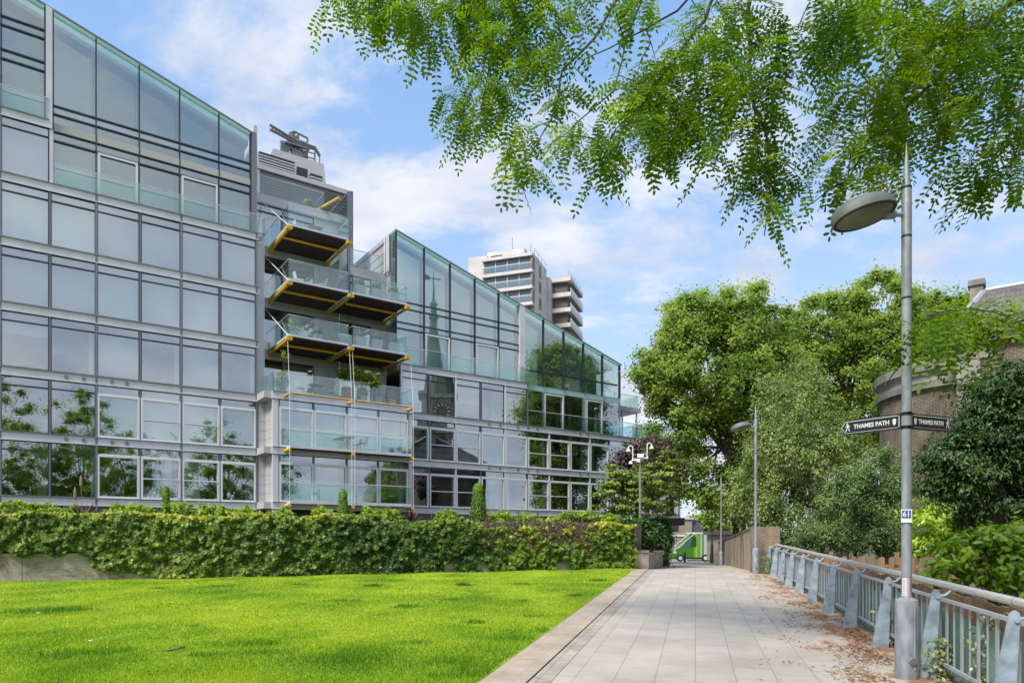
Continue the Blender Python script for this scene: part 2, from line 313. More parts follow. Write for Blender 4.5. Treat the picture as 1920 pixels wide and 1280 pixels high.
def spandrel(t0, t1, k, joints, m=m_panel, p=0.0, h=.41, name='spandrel'):
    b = MB(); z = SK[k]; js = [t0] + [j for j in joints if t0 < j < t1] + [t1]
    for a, c in zip(js, js[1:]): b.fb(a + .012, c - .012, p - .04, p + .03, z - h + .045, z - .045)
    b.fb(t0, t1, p - .05, p + .012, z - h + .02, z - .02)
    b.fb(t0, t1, p - .05, p + .085, z - .045, z + .002); b.fb(t0, t1, p - .06, p + .055, z - h, z - h + .045)
    o = b.build(name, m, BL); g = MB(); g.fb(t0, t1, p + .086, p + .09, z - .035, z - .008); g.fb(t0, t1, p - .04, p + .056, z - h - .012, z - h - .001); g.build('edge_trim', m_dark, o); return o
HB = 1.9175
tl = [HB * i for i in range(-3, 7)]                      # half-bay lines, left part
def mullion(t, z0, z1, w=.05, d=.06, p=0.0, m=m_mull, back=.12):
    return MB().fb(t - w, t + w, p - back, p + d, z0, z1).build('mullion', m, BL)
for i, t in enumerate(tl):
    big = (i % 2 == 1)
    mullion(t, 3.0, SK[6] if t > 1.5 else SK[7], .055 if big else .03, .035 if big else .01)
for k in range(1, 8):
    spandrel(tl[0], 1.9 if k == 7 else 11.62, k, [t for i, t in enumerate(tl) if i % 2 == 1])
BLN = {5: ['plain', 'plain', 'plain', 'grey', 'grey', 'grey', 'grey', 'grey', 'grey'], 4: [None, None, None, 'grey', 'grey', 'ven', 'ven', 'ven', 'ven'],
       3: [None, None, None, None, None, 'grey', None, 'grey', None], 2: [None, None, None, None, None, 'green', 'plain', 'plain', 'green'], 1: [None] * 9, 6: ['grey'] * 4}
BLN[5] = ['grey', 'grey', 'plain', 'plain', 'plain', 'lil', 'grey', 'lil', 'lil']
for k in range(1, 7):
    for i in range(0, 9):
        if k == 6 and i > 3: continue
        t0, t1 = tl[i] + .03, tl[i + 1] - .03
        kd = BLN[k][i]; bl = None
        if kd: bl = (kd, 0, 1, 0.0 if kd != 'green' else 0.0)
        elif k == 3: bl = ('grey', 0, 1, .62) if i % 2 else ('pale', .86, .99, 0)
        elif k == 4: bl = ('dim', 0, 1, .35)
        elif k == 1: bl = {3: ('cur', .75, .99, 0), 4: ('pale', .9, .99, 0), 6: ('pale', .3, .8, 0), 7: ('pale', 0, .5, 0), 8: ('pale', .72, .97, 0)}.get(i)
        elif k == 2: bl = {4: ('pale', .9, .99, 0)}.get(i)
        if k <= 2 and i >= 5: window(t0, t1, k, 'door', bl, bar=(i in (6, 7)))
        else: window(t0, t1, k, 'thin', bl)
# base plinth
MB().fb(tl[0], 46, -6, .01, 2.2, SK[1] - .42).build('plinth', m_concd, BL)
# floors, back walls, partitions
for k in range(1, 8):
    t1 = 46 if k <= 3 else (39 if k <= 4 else 20.2)
    b = MB(); b.fb(tl[0], 11.5, -8, -.13, SK[k] - .38, SK[k] - .02)
    if k <= 3: b.fb(11.5, 20.2, -8, (1.5 if k <= 3 else -1.7), SK[k] - .38, SK[k] - .02); b.fb(20.2, t1, -8, -.13, SK[k] - .38, SK[k] - .02)
    elif k <= 7: b.fb(11.5, 20.2 if k <= 6 else 17, -8, -1.75, SK[k] - .38, SK[k] - .02)
    if k == 4: b.fb(20.2, 39, -8, -.35, SK[k] - .38, SK[k] - .02)
    if k == 5: b.fb(20.4, 33, -8, -2.5, SK[k] - .38, SK[k] - .02)
    b.build('floor_slab', m_slab, BL)
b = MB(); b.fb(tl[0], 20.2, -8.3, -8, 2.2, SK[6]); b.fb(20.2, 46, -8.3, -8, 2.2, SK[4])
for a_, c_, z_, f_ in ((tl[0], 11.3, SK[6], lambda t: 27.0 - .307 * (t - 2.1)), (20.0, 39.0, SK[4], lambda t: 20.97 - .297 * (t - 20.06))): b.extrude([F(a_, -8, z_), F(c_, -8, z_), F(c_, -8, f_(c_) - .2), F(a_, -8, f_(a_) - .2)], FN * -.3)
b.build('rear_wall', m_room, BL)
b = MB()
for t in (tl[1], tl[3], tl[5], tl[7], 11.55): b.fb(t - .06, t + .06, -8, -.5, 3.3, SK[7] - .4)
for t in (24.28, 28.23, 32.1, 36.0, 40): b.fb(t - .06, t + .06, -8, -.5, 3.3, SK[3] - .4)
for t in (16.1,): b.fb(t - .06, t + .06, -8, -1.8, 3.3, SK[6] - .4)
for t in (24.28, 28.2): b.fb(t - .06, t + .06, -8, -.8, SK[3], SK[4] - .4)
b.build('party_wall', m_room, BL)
for q_ in ((-5.9, -5.75, -8.3, 0, 2.2, 29), (45.8, 46, -8.3, .02, 2.2, SK[3]), (38.95, 39.08, -8.3, -3, SK[3], SK[4])): MB().fb(*q_).build('end_wall', m_clad, BL)
# left penthouse
def zl(t): return 27.0 - .307 * (t - 2.1)
def zrr(t): return 20.97 - .297 * (t - 20.06)
def glazing(t0, t1, z0, zf, p, blind=None, pb=-.9, gl=m_glassp):
    b = MB(); b.extrude([F(t0, p, z0), F(t1, p, z0), F(t1, p, zf(t1) - .06), F(t0, p, zf(t0) - .06)], FN * -.014); o = b.build('glazing_panel', gl, BL)
    if blind:
        b = MB(); b.extrude([F(t0 + .05, pb, z0 + .05), F(t1 - .12, pb, z0 + .05), F(t1 - .12, pb, zf(t1) - .75), F(t0 + .05, pb, zf(t0) - .75)], FN * -.01); b.build('blind', blind, o)
    return o
pf = [2.05, 3.83, 5.73, 7.62, 9.57, 11.22]
for i, t in enumerate(pf): MB().extrude([F(t - .028, -.12, SK[6]), F(t + .028, -.12, SK[6]), F(t + .028, -.12, zl(t + .028)), F(t - .028, -.12, zl(t - .028))], FN * -.22).build('mullion', m_dark, BL)
for a, c in zip(pf, pf[1:]): glazing(a + .03, c - .03, SK[6], zl, -.22, m_blind3 if a > 3 else m_blind2)
lf = [-5.7, -3.83, -1.92, 0.03, 1.72]
for t in lf: MB().fb(t - .028, t + .028, -.34, -.12, SK[7], zl(t)).build('mullion', m_dark, BL)
for a, c in zip(lf, lf[1:]): glazing(a + .03, c - .03, SK[7], zl, -.22, m_blind3)
MB().extrude([F(1.76, .05, SK[7] - .4), F(2.02, .05, SK[7] - .4), F(2.02, .05, zl(2.02)), F(1.76, .05, zl(1.76))], FN * -.4).build('pier', m_panel, BL)
MB().fb(1.9, 2.06, -.4, .0, SK[6], SK[7] - .42).build('pier', m_panel, BL)
MB().fb(11.25, 11.5, -.6, .02, SK[6], zl(11.4) + .1).build('pier', m_mull, BL)
for z in (22.52, 22.12, 21.28, 20.84): MB().fb(pf[0] + .03, pf[-1] - .03, -.2, -.14, z - .035, z + .035).build('transom', m_dark, BL)
for z in (26.0, 25.58, 24.45, 24.02): MB().fb(lf[0] + .03, lf[-1] - .03, -.2, -.14, z - .035, z + .035).build('transom', m_dark, BL)
b = MB(); b.fb(2.2, 11.2, -.5, -.24, 22.17, 22.47); b.build('spandrel', m_panel, BL)
b = MB(); b.extrude([F(-5.9, 0.0, zl(-5.9)), F(11.3, 0.0, zl(11.3)), F(11.3, 0.0, zl(11.3) + .07), F(-5.9, 0.0, zl(-5.9) + .07)], FN * -1.0); b.build('roof_edge', leafmat('fritted_roof_glass', (.46, .56, .54), (.50, .60, .58), (.54, .64, .62), trans=.55, rough=.15), BL)
MB().extrude([F(-5.9, .03, zl(-5.9) - .03), F(11.3, .03, zl(11.3) - .03), F(11.3, .03, zl(11.3) + .05), F(-5.9, .03, zl(-5.9) + .05)], FN * -.06).build('roof_edge', m_mull, BL)
MB().extrude([F(-5.9, -1.0, zl(-5.9) - .2), F(11.3, -1.0, zl(11.3) - .2), F(11.3, -1.0, zl(11.3) + .06), F(-5.9, -1.0, zl(-5.9) + .06)], FN * -7.6).build('roof', m_clad, BL)
def doorframe(t0, t1, z0, z1, p=-.19):
    b = MB(); w = .1
    b.fb(t0, t0 + w, p, p + .08, z0, z1); b.fb(t1 - w, t1, p, p + .08, z0, z1); b.fb(t0 + w, t1 - w, p, p + .08, z1 - w, z1); b.fb(t0 + w, t1 - w, p, p + .08, z0, z0 + w); return b.build('door_frame', m_panel2, BL)
doorframe(3.9, 5.66, SK[6], 20.82); doorframe(7.7, 9.5, SK[6], 20.82)
def railing(path, z0, h=1.0, parent=None, rail=m_rail, post=True, r=.022, rp=.07):
    """path: list of (t,p); frameless glass with a slim handrail"""
    g = MB(); top = MB()
    for (a, pa), (c, pc) in zip(path, path[1:]):
        L = math.hypot(c - a, pc - pa); n = max(1, round(L / 1.75))
        for i in range(n):
            f0, f1 = (i + .008) / n, (i + 1 - .008) / n
            A = Vector(F(a + (c - a) * f0, pa + (pc - pa) * f0, z0)); B = Vector(F(a + (c - a) * f1, pa + (pc - pa) * f1, z0)); nrm = (B - A).cross(Vector((0, 0, 1))).normalized() * .012
            g.extrude([A, B, B + Vector((0, 0, h)), A + Vector((0, 0, h))], nrm)
    top.tube([F(a, p, z0 + h + .015) for a, p in path], r, 6)
    o = g.build('railing_glass', m_glassr, parent or BL); top.build('handrail', rail, parent or BL); return o
RL = MB().fb(2.1, 11.95, .0, .05, SK[6] + .003, SK[6] + .03).build('balustrade', m_mull, BL); railing([(2.1, .06), (11.95, .06), (11.95, -.5)], SK[6] + .03, .95, RL)
RL = MB().fb(-5.7, 1.85, .0, .05, SK[7] + .003, SK[7] + .03).build('balustrade', m_mull, BL); railing([(-5.7, .06), (1.85, .06)], SK[7] + .03, .95, RL)
# vents in the bands
def vent(t, k, p=.03): MB().lathe([(.10, 0), (.10, .03), (.07, .035), (.07, .015)], F(t, p, SK[k] - .2), 12, Matrix(((FD.x, 0, FN.x), (FD.y, 0, FN.y), (0, 1, 0)))).build('vent', m_louv, BL)
for k in (3, 2):
    for t in (2.57, 3.3, 4.5, 5.15): vent(t, k)
for k in (3, 2, 1):
    for t in (26.9, 27.8, 29.3, 30.2, 31.0, 35.0, 35.8): vent(t, k)
# return piers beside the recess (levels 1-5)
b = MB(); b.fb(11.55, 11.95, -.3, .0, SK[3], SK[6] - .42); b.build('glass_return', m_glassp, BL)
b = MB(); b.fb(11.5, 11.95, -1.5, -.3, SK[3], SK[6]); b.build('pier', m_clad, BL)
b = MB()
for k in (1, 2):
    z = SK[k]
    for j in range(5): b.fb(11.6, 11.98, -.2, .0, z + .01 + j * .5, z + (j + 1) * .5 - .012 if j < 4 else SK[k + 1] - .42)
b.fb(11.6, 12.02, -.2, -.02, 3.0, SK[3]); b.build('cladding_panel', m_clad, BL)
# ---- projecting box, levels 1-2
PB_ = 1.6
b = MB()
for k in (1, 2):
    z = SK[k]
    for j in range(5): b.fb(11.98, 12.0, 0.03, PB_ - .3, z + .01 + j * .5, z + (j + 1) * .5 - .012 if j < 4 else SK[k + 1] - .42)
b.fb(12.0, 12.08, 0, PB_ - .25, 3.0, SK[3] - .06); b.build('cladding_panel', m_clad, BL)
b = MB(); b.fb(11.95, 12.25, PB_ - .3, PB_ + .0, 3.0, SK[3] - .06); b.fb(20.05, 20.3, -.1, PB_, 3.0, SK[3] - .06); b.build('pier', m_panel, BL)
bl_ = [12.27, 14.2, 16.15, 18.1, 20.05]
for k in (1, 2, 3):
    spandrel(11.93, 20.32, k, bl_, p=PB_); MB().fb(11.9, 11.99, -.0, PB_, SK[k] - .41, SK[k]).build('spandrel', m_panel, BL)
for k in (1, 2):
    for i in range(4): window(bl_[i] + .02, bl_[i + 1] - .02, k, 'door', ({0: ('green', 0, 1, 0), 1: ('green', 0, 1, 0), 2: ('plain', 0, 1, .1), 3: ('plain', 0, 1, .2)}[i] if k == 2 else {0: ('green', 0, 1, 0), 1: ('green', 0, 1, .3)}.get(i)), p=PB_)
for t in bl_: mullion(t, 3.0, SK[3] - .4, .03, .02, p=PB_)
MB().fb(11.95, 20.3, -1.7, PB_ + .02, SK[3] - .01, SK[3] + .02).build('terrace_deck', m_concd, BL)
railing([(11.9, -.3), (12.0, .05), (12.0, PB_ + .02), (20.25, PB_ + .02), (20.25, .1)], SK[3] + .03, 1.02)
# yellow stubs and cables
def beam(t0, p0, t1, p1, z, parent, r=.11, m=m_yellow, name='beam'):
    b = MB(); b.tube([F(t0, p0, z), F(t1, p1, z)], r, 10); return b.build(name, m, parent)
for k in (3, 2, 1):
    for t in (12.6, 16.2, 19.95):
        o = beam(t, PB_ - .0, t, PB_ + .85, SK[k] - .22, BL, .09, m_yellow2 if k != 2 else m_yellow, 'bracket')
    if k == 3: beam(12.6, PB_ + .8, 19.95, PB_ + .8, SK[k] - .16, BL, .04, m_yellow2, 'bracket_bar')
for t, dt in ((12.6, 0), (16.1, 0), (16.28, 0), (19.95, 0)):
    MB().tube([F(t, 2.06, SK[4] - .1), F(t + dt, PB_ + .85, SK[3] - .15), F(t + dt, PB_ + .85, SK[1] - .15)], .013, 6).build('cable', m_white, BL)
# balconies on box at S2, S1
for k in (2, 1):
    o = MB().fb(12.65, 19.85, PB_ + .1, 2.4, SK[k] - .12, SK[k] + .03).build('balcony', m_panel, BL)
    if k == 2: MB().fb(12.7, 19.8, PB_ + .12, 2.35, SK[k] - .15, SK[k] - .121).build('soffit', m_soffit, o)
    railing([(12.65, PB_ + .12), (12.65, 2.38), (19.85, 2.38), (19.85, PB_ + .12)], SK[k] + .03, 1.02, o)
# ---- hanging balconies
PR = -1.6
def balcony(t0, t1, k, p1=2.06, tie=True):
    z = SK[k]
    o = MB().fb(t0, t1, PR, p1, z - .02, z + .10).build('balcony', m_panel, BL)
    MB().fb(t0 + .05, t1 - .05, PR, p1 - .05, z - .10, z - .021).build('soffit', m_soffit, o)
    railing([(t0, PR + .1), (t0, p1), (t1, p1), (t1, PR + .1)], z + .1, 1.02, o)
    beam(t0 + .1, .75, t1 - .1, .75, z - .20, o, .075)
    return o
for (t0, t1, k) in ((12.65, 16.05, 6), (12.65, 16.05, 5), (12.65, 16.05, 4), (16.3, 19.7, 5), (16.3, 19.7, 4)):
    o = balcony(t0, t1, k)
    ends = [t0 + .02, t1 + .02] if k == 6 else ([t0 + .02] if t0 < 14 else [t0 - .12, t1 + .05])
    for t in ends:
        bb = MB(); bb.tube([F(t, PR + .15, SK[k] - .2), F(t, 2.2, SK[k] - .2)], .085, 10); bb.fb(t - .16, t + .16, 1.95, 2.2, SK[k] - .26, SK[k] - .1); bb.fb(t - .13, t + .13, PR + .1, PR + .4, SK[k] - .32, SK[k] - .1); bb.build('beam', m_yellow, o)
    if t0 < 14: MB().tube([F(t0, 2.0, SK[k]), F(t0 - .4, PR + .15, SK[k] + 2.45)], .02, 6).build('tie_rod', m_white, o)
# ---- recessed walls
for k in (3, 4, 5, 6):
    tend = 20.1 if k < 6 else 16.9
    z0, z1 = SK[k], SK[k + 1] - .55
    b = MB(); b.fb(11.6, tend, PR - .12, PR + .06, z1, SK[k + 1] - .02); b.fb(15.3, 16.6 if k < 6 else 16.8, PR - .1, PR, z0, z1)
    if k < 6: b.fb(19.0, 20.05, PR - .1, PR, z0, z1)
    b.build('recessed_wall', m_clad, BL)
    window(11.65, 13.4, k, 'thin', None, p=PR, z1=z1); window(13.4, 15.3, k, 'thin', ('grey', 0, 1, .3), p=PR, z1=z1)
    if k < 6: window(16.6, 17.8, k, 'thin', None, p=PR, z1=z1); window(17.8, 19.0, k, 'thin', ('grey', 0, 1, .1), p=PR, z1=z1)
    if k in (3, 4, 5): MB().fb(16.17, 16.19, PR, .3, z0 + .1, z1 + .1).build('privacy_screen', m_glassp, BL)
MB().fb(16.70, 16.72, PR, .3, SK[5] + .3, 22.3).build('privacy_screen', m_glassp, BL)
MB().fb(16.70, 16.85, .14, .3, SK[5] + .2, 22.35).build('pier', m_mull, BL)
MB().fb(16.70, 16.85, -4.1, .14, 22.2, 22.35).build('pier', m_mull, BL)
MB().fb(11.5, 17.0, -8, PR + .1, SK[7] - .5, SK[7]).build('roof_terrace', m_clad, BL)
railing([(11.6, PR + .08), (15.9, PR + .08), (15.9, -3.4)], SK[7] + .02, 1.05)
MB().fb(11.5, 11.7, -3, -.6, SK[6], 25.0).build('pier', m_clad, BL)
MB().fb(16.98, 20.1, -8, PR + .1, SK[6] - .5, SK[6]).build('roof_terrace', m_clad, BL)
railing([(17.0, PR + .08), (20.0, PR + .08)], SK[6] + .02, 1.05)
# louvred tank room and plant room with the cleaning cradle
LV = MB().fb(12.6, 18.5, -7.9, -4.05, SK[6], 24.3).build('plant_screen', m_louv, BL)
b = MB()
for i in range(19):
    z = SK[7] - .6 + i * .165; b.hexa([F(12.6, -4.0, z), F(18.5, -4.0, z), F(18.5, -4.06, z + .02), F(12.6, -4.06, z + .02), F(12.6, -3.90, z + .06), F(18.5, -3.90, z + .06), F(18.5, -4.06, z + .075), F(12.6, -4.06, z + .075)])
b.build('louvre', mat('louvre_blade', (.42, .42, .44), .45, .3), LV)
b = MB(); b.fb(12.5, 18.6, -8, -3.85, 24.32, 24.6); b.fb(12.2, 12.7, -8, -3.9, SK[7], 24.3); b.build('roof_edge', m_clad, BL)
MB().fb(18.5, 18.7, -4.1, -3.85, SK[6], 24.6).build('pier', m_mull, BL)
def fp(px, py, p):
    t = tpx(px, p); v = F(t, p, 0); return (v[0], v[1], CAMZ + (HOR - py) * v[1] / FPX)
MB().tube([fp(591, 397, -2.2), fp(637, 371, -.1)], .10, 8).build('beam', m_yellow2, BL)
PRM = MB().hexa([F(13.2, -5.6, 24.6), F(17.6, -5.6, 24.6), F(17.6, -8, 24.6), F(13.2, -8, 24.6), F(14.1, -6, 27), F(17.45, -6, 27), F(17.45, -8, 27), F(14.1, -8, 27)]).build('plant_room', mat('plant_room_cladding', (.42, .42, .43), .5, .1, var=.06), BL)
def lgrille(t0, t1, z0, z1, p):
    b = MB(); b.fb(t0, t1, p - .3, p, z0, z1); o = b.build('grille', m_dark, PRM); b = MB(); n = int((z1 - z0) / .17)
    for i in range(n): z = z0 + .03 + i * .17; b.fb(t0 - .02, t1 + .02, p - .1, p + .08, z, z + .07)
    b.build('louvre', m_clad, o)
lgrille(13.0, 15.25, 24.95, 26.1, -5.2); lgrille(16.3, 17.1, 24.7, 25.7, -5.2)
b = MB(); b.fb(15.45, 16.15, -5.5, -5.35, 25.35, 25.95); b.build('louvre_frame', m_dark, PRM)
def FC(t, p, z): return F(15.72 + (t - 15.6) * .64, p, 27 + (z - 27) * .54)
def cfb(b, t0, t1, p0, p1, z0, z1): return b.hexa([FC(t0, p1, z0), FC(t1, p1, z0), FC(t1, p0, z0), FC(t0, p0, z0), FC(t0, p1, z1), FC(t1, p1, z1), FC(t1, p0, z1), FC(t0, p0, z1)])
CR = empty('roof_cleaning_crane', F(15.6, -6.6, 27), 'grey lattice window cleaning crane standing on the plant room roof', 'crane')
m_cr = mat('crane_steel', (.20, .20, .20), .5, .5)
b = MB()
for p in ((13.9, 27), (17.4, 27)):
    b.tube([FC(p[0], -6.1, 27), FC(p[0], -6.1, 28.3)], .06, 6)
for z in (28.3, 27.65): b.tube([FC(13.9, -6.1, z), FC(14.9, -6.1, z)], .04, 6); b.tube([FC(16.2, -6.1, z - .3), FC(17.4, -6.1, z - .3)], .04, 6)
b.build('guard_rail', m_cr, CR)
b = MB(); cfb(b, 15.0, 16.3, -7.2, -6.2, 27.0, 27.5); cfb(b, 15.2, 16.1, -7.0, -6.4, 27.5, 28.2); cfb(b, 15.35, 15.6, -6.9, -6.6, 28.2, 30.6); cfb(b, 14.9, 15.2, -6.9, -6.5, 28.2, 29.9); cfb(b, 15.9, 16.3, -6.8, -6.4, 28.3, 29.2); cfb(b, 14.2, 14.9, -7.0, -6.5, 27.2, 28.6); cfb(b, 16.4, 16.9, -7.0, -6.5, 27.5, 28.5); cfb(b, 14.5, 17.0, -6.5, -6.3, 28.55, 28.75); cfb(b, 15.7, 16.0, -6.9, -6.6, 28.2, 30.1); b.build('machine_base', m_cr, CR)
b = MB()
for (t, z) in ((15.0, 30.1), (16.9, 30.2)): b.tube([FC(t, -6.6, 28.5), FC(t, -6.6, z)], .06, 6)
b.tube([FC(15.0, -6.6, 30.1), FC(15.5, -6.6, 30.5), FC(16.9, -6.6, 30.2)], .06, 6); b.tube([FC(15.0, -6.6, 29.6), FC(16.9, -6.6, 29.6)], .04, 6); b.tube([FC(15.9, -6.6, 28.5), FC(15.9, -6.6, 30.4)], .08, 6)
b.build('mast', m_cr, CR)
b = MB(); A = Vector(FC(13.2, -6.4, 29.6)); B = Vector(FC(18.1, -6.4, 28.2))
A1 = Vector(FC(12.9, -6.4, 29.55)); 
for off in ((0, 0), (0, .3)):
    b.tube([A1 + Vector((0, 0, off[1])), Vector(FC(15.6, -6.4, 28.9 + off[1])), Vector(FC(17.6, -6.4, 28.9 + off[1] * .8)), B + Vector((0, 0, off[1] * .3))], .085, 6)
for i in range(14):
    f = i / 14; t = 13 + 4.7 * f; z = (29.5 - .6 * min(1, f * 1.8)); b.tube([FC(t, -6.4, z), FC(t + .17, -6.4, z + .28), FC(t + .34, -6.4, z - .03)], .05, 5)
b.tube([B, B - Vector((0, 0, 1.6))], .04, 5); b.build('jib', m_cr, CR)
# ---- right part, levels 1-3
rt = [20.35, 22.3, 24.28, 26.25, 28.23, 30.15, 32.1, 34.05, 36.0, 37.95, 39.9, 41.85, 43.8, 45.75]
for k in (1, 2): spandrel(20.35, 45.9, k, [24.28, 28.23, 32.1, 36.0, 39.9, 43.8])
spandrel(20.35, 41.5, 3, [24.28, 28.23, 32.1, 36.0, 39.9]); spandrel(41.5, 45.9, 3, [43.8], p=-.3)
spandrel(20.35, 30.15, 4, [24.28, 28.23])
for i, t in enumerate(rt):
    big = i % 2 == 0
    mullion(t, 3.0, SK[4] if t < 29.9 else SK[3], .06 if big else .03, .035 if big else .01, m=m_panel2 if big else m_mull)
mullion(30.15, SK[3], SK[4], .05, .04)
for i in range(13):
    t0, t1 = rt[i] + .04, rt[i + 1] - .04
    window(t0, t1, 1, 'door', {0: ('cur', 0, .4, 0), 3: ('pale', .45, .95, 0), 4: ('plain', .0, .25, 0), 5: ('pale', .85, .99, 0), 7: ('green', .5, 1, 0), 9: ('pale', .1, .6, 0)}.get(i), bar=(i in (1, 2, 5, 6)))
    window(t0, t1, 2, 'door', {2: ('green', 0, 1, 0), 3: ('green', 0, 1, 0), 5: ('pale', .8, .99, 0), 7: ('green', .6, 1, 0), 8: ('cur', .0, .35, 0)}.get(i), bar=(i in (1, 2, 5, 6)))
for i in range(5): window(rt[i] + .04, rt[i + 1] - .04, 3, 'thin', {0: ('plain', 0, 1, 0), 1: ('cur', 0, 1, 0), 2: ('grey', 0, 1, .4), 3: ('cur', .55, 1, 0), 4: ('cur', 0, 1, 0)}.get(i))
# right penthouse A: t 20.1-29.5 from S4
qa = [20.06, tpx(795, -.2), tpx(843.5, -.2), tpx(890, -.2), tpx(934.7, -.2), tpx(973, -.2)]
for t in qa: MB().extrude([F(t - .028, -.1, SK[4]), F(t + .028, -.1, SK[4]), F(t + .028, -.1, zrr(t + .028)), F(t - .028, -.1, zrr(t - .028))], FN * -.22).build('mullion', m_dark, BL)
for a, c in zip(qa, qa[1:]): glazing(a + .03, c - .03, SK[4], zrr, -.2, m_blind, -.6)
for z in (16.65, 16.22, 15.32, 14.92): MB().fb(qa[0] + .03, qa[-1] - .03, -.18, -.12, z - .035, z + .035).build('transom', m_dark, BL)
doorframe(qa[1] + .05, qa[2] - .05, SK[4], 14.88, -.17); doorframe(qa[3] + .05, qa[4] - .05, SK[4], 14.88, -.17)
# side wall of that penthouse, with pipes
MB().extrude([F(20.0, -.9, SK[4]), F(20.0, -8.2, SK[4]), F(20.0, -8.2, zrr(20) + .1), F(20.0, -.9, zrr(20) + .1)], FD * .15).build('cladding_panel', m_clad, BL)
b = MB()
for i in range(1, 9): b.fb(19.985, 20.0, -8.1, -.95, SK[6] + i * .55 - 2.4, SK[6] + i * .55 - 2.375)
for p in (-2.2, -4.2, -6.2): b.fb(19.98, 20.0, p, p + .02, SK[5], zrr(20) + .05)
b.build('panel_joint', m_mull, BL)
MB().fb(20.0, 20.08, -.9, -.2, SK[4], zrr(20.06)).build('glass_return', m_glassp, BL)
for p in (-.95, -1.15, -1.5): MB().tube([F(19.9, p, SK[6]), F(19.9, p, zrr(20) + .05)], .07, 8).build('drainpipe', m_panel, BL)
RL = MB().fb(20.1, 30.3, .0, .05, SK[4] + .003, SK[4] + .03).build('balustrade', m_mull, BL); railing([(20.0, .06), (30.3, .06), (30.3, -.4)], SK[4] + .03, 1.05, RL)
MB().extrude([F(29.5, .02, SK[4]), F(29.92, .02, SK[4]), F(29.92, .02, zrr(29.92)), F(29.5, .02, zrr(29.5))], FN * -.5).build('pier', m_panel, BL)
# right penthouse B: t 29.95-39 from S3, double height
qb = [29.95, tpx(1018.5, -.2), tpx(1056.5, -.2), tpx(1093.5, -.2), tpx(1129, -.2), tpx(1161.5, -.2)]
for t in qb:
    MB().extrude([F(t - .03, -.1, SK[4]), F(t + .03, -.1, SK[4]), F(t + .03, -.1, zrr(t + .03)), F(t - .03, -.1, zrr(t - .03))], FN * -.22).build('mullion', m_dark, BL)
    mullion(t, SK[3], SK[4] - .4, .03, .0, p=-.1)
for i, (a, c) in enumerate(zip(qb, qb[1:])):
    glazing(a + .03, c - .03, SK[4], zrr, -.2, {0: m_blind, 3: m_blind3}.get(i), -.7)
    glazing(a + .03, c - .03, SK[3], lambda t: SK[4] - .35, -.2, None)
    cu = {3: (0.1, .8), 4: (0, .7), 2: (.4, .6)}.get(i)
    if cu: wavy(a + (c - a) * cu[0], a + (c - a) * cu[1], -.7, SK[3], SK[4] - .45).build('curtain', mat('green_curtain', (.10, .16, .13), .9), BL)
MB().fb(30.0, 38.97, -.19, -.13, SK[4] + .93, SK[4] + 1.04).build('transom', m_dark, BL)
MB().fb(30.0, qb[-1], -.4, -.22, SK[4] - .4, SK[4]).build('spandrel', m_teal, BL)
doorframe(qb[1] + .05, qb[2] - .05, SK[3], SK[4] - .5, -.17); doorframe(qb[3] + .25, qb[4] - .02, SK[3], SK[4] - .5, -.17)
MB().fb(qb[3] + .02, qb[3] + .24, -.18, -.1, SK[3], SK[4] - .42).build('spandrel', m_teal, BL)
te = qb[-1]
MB().extrude([F(te, -.2, SK[3]), F(te, -3.0, SK[3]), F(te, -3.0, zrr(te) - .06), F(te, -.2, zrr(te) - .06)], FD * .012).build('glazing_panel', m_glassp, BL)
for (m_, p0, p1, d, n_) in ((bpy.data.materials['fritted_roof_glass'], 0, 1.0, .07, 'roof_edge'), (m_clad, -1.0, 7.3, .26, 'roof')):
    off = 0 if n_ == 'roof_edge' else -.2
    MB().extrude([F(19.95, p0, zrr(19.95) + off), F(te + .05, p0, zrr(te + .05) + off), F(te + .05, p0, zrr(te + .05) + .07), F(19.95, p0, zrr(19.95) + .07)], FN * -p1).build(n_, m_, BL)
MB().extrude([F(19.95, .03, zrr(19.95) - .03), F(te + .05, .03, zrr(te + .05) - .03), F(te + .05, .03, zrr(te + .05) + .05), F(19.95, .03, zrr(19.95) + .05)], FN * -.06).build('roof_edge', m_mull, BL)
railing([(30.2, .06), (41.5, .06), (42.0, -1.6), (45.8, -1.9)], SK[3] + .03, 1.05)
# end terrace block
MB().fb(te + .06, 42.3, -8, -.9, 11.95, 12.3).build('roof_terrace', m_clad, BL)
b = MB(); b.fb(te + .1, 41.6, -3.0, -2.9, SK[3], 11.95); b.build('recessed_wall', mat('dark_glass_wall', (.03, .05, .05), .1), BL)
b = MB(); b.fb(41.9, 42.0, -1.1, -1.0, SK[3], 11.95); b.fb(40.3, 40.4, -1.1, -1.0, SK[3], 11.95); b.build('pier', m_panel2, BL)
railing([(te + .1, -1.0), (42.1, -1.0), (42.1, -6)], 12.32, .95)
MB().fb(45.9, 46.0, -8, .0, 3, SK[4] - .8).build('end_screen', m_glassp, BL)
# interior bits seen through the glass
def thing_lathe(name, prof, loc, m, label, cat, n=14, group=None):
    o = MB().lathe(prof, loc, n).build(name, m, None, True); return tag(o, label, cat, group)
def ball(r, n=7): return [(max(.001, r * math.sin(math.pi * i / n)), r - r * math.cos(math.pi * i / n)) for i in range(n + 1)]
thing_lathe('paper_lantern', ball(.34), F(tpx(1058, -1.6), -1.6, 12.95 - .3), mat('orange_paper', (.65, .17, .06), .7), 'orange round paper lantern hanging behind the upper right penthouse glass', 'lantern')
thing_lathe('paper_lantern', ball(.36), F(tpx(1010, -1.6), -1.6, 13.05 - .3), mat('grey_paper', (.42, .42, .44), .7), 'pale grey round paper lantern left of the orange lantern behind penthouse glass', 'lantern')
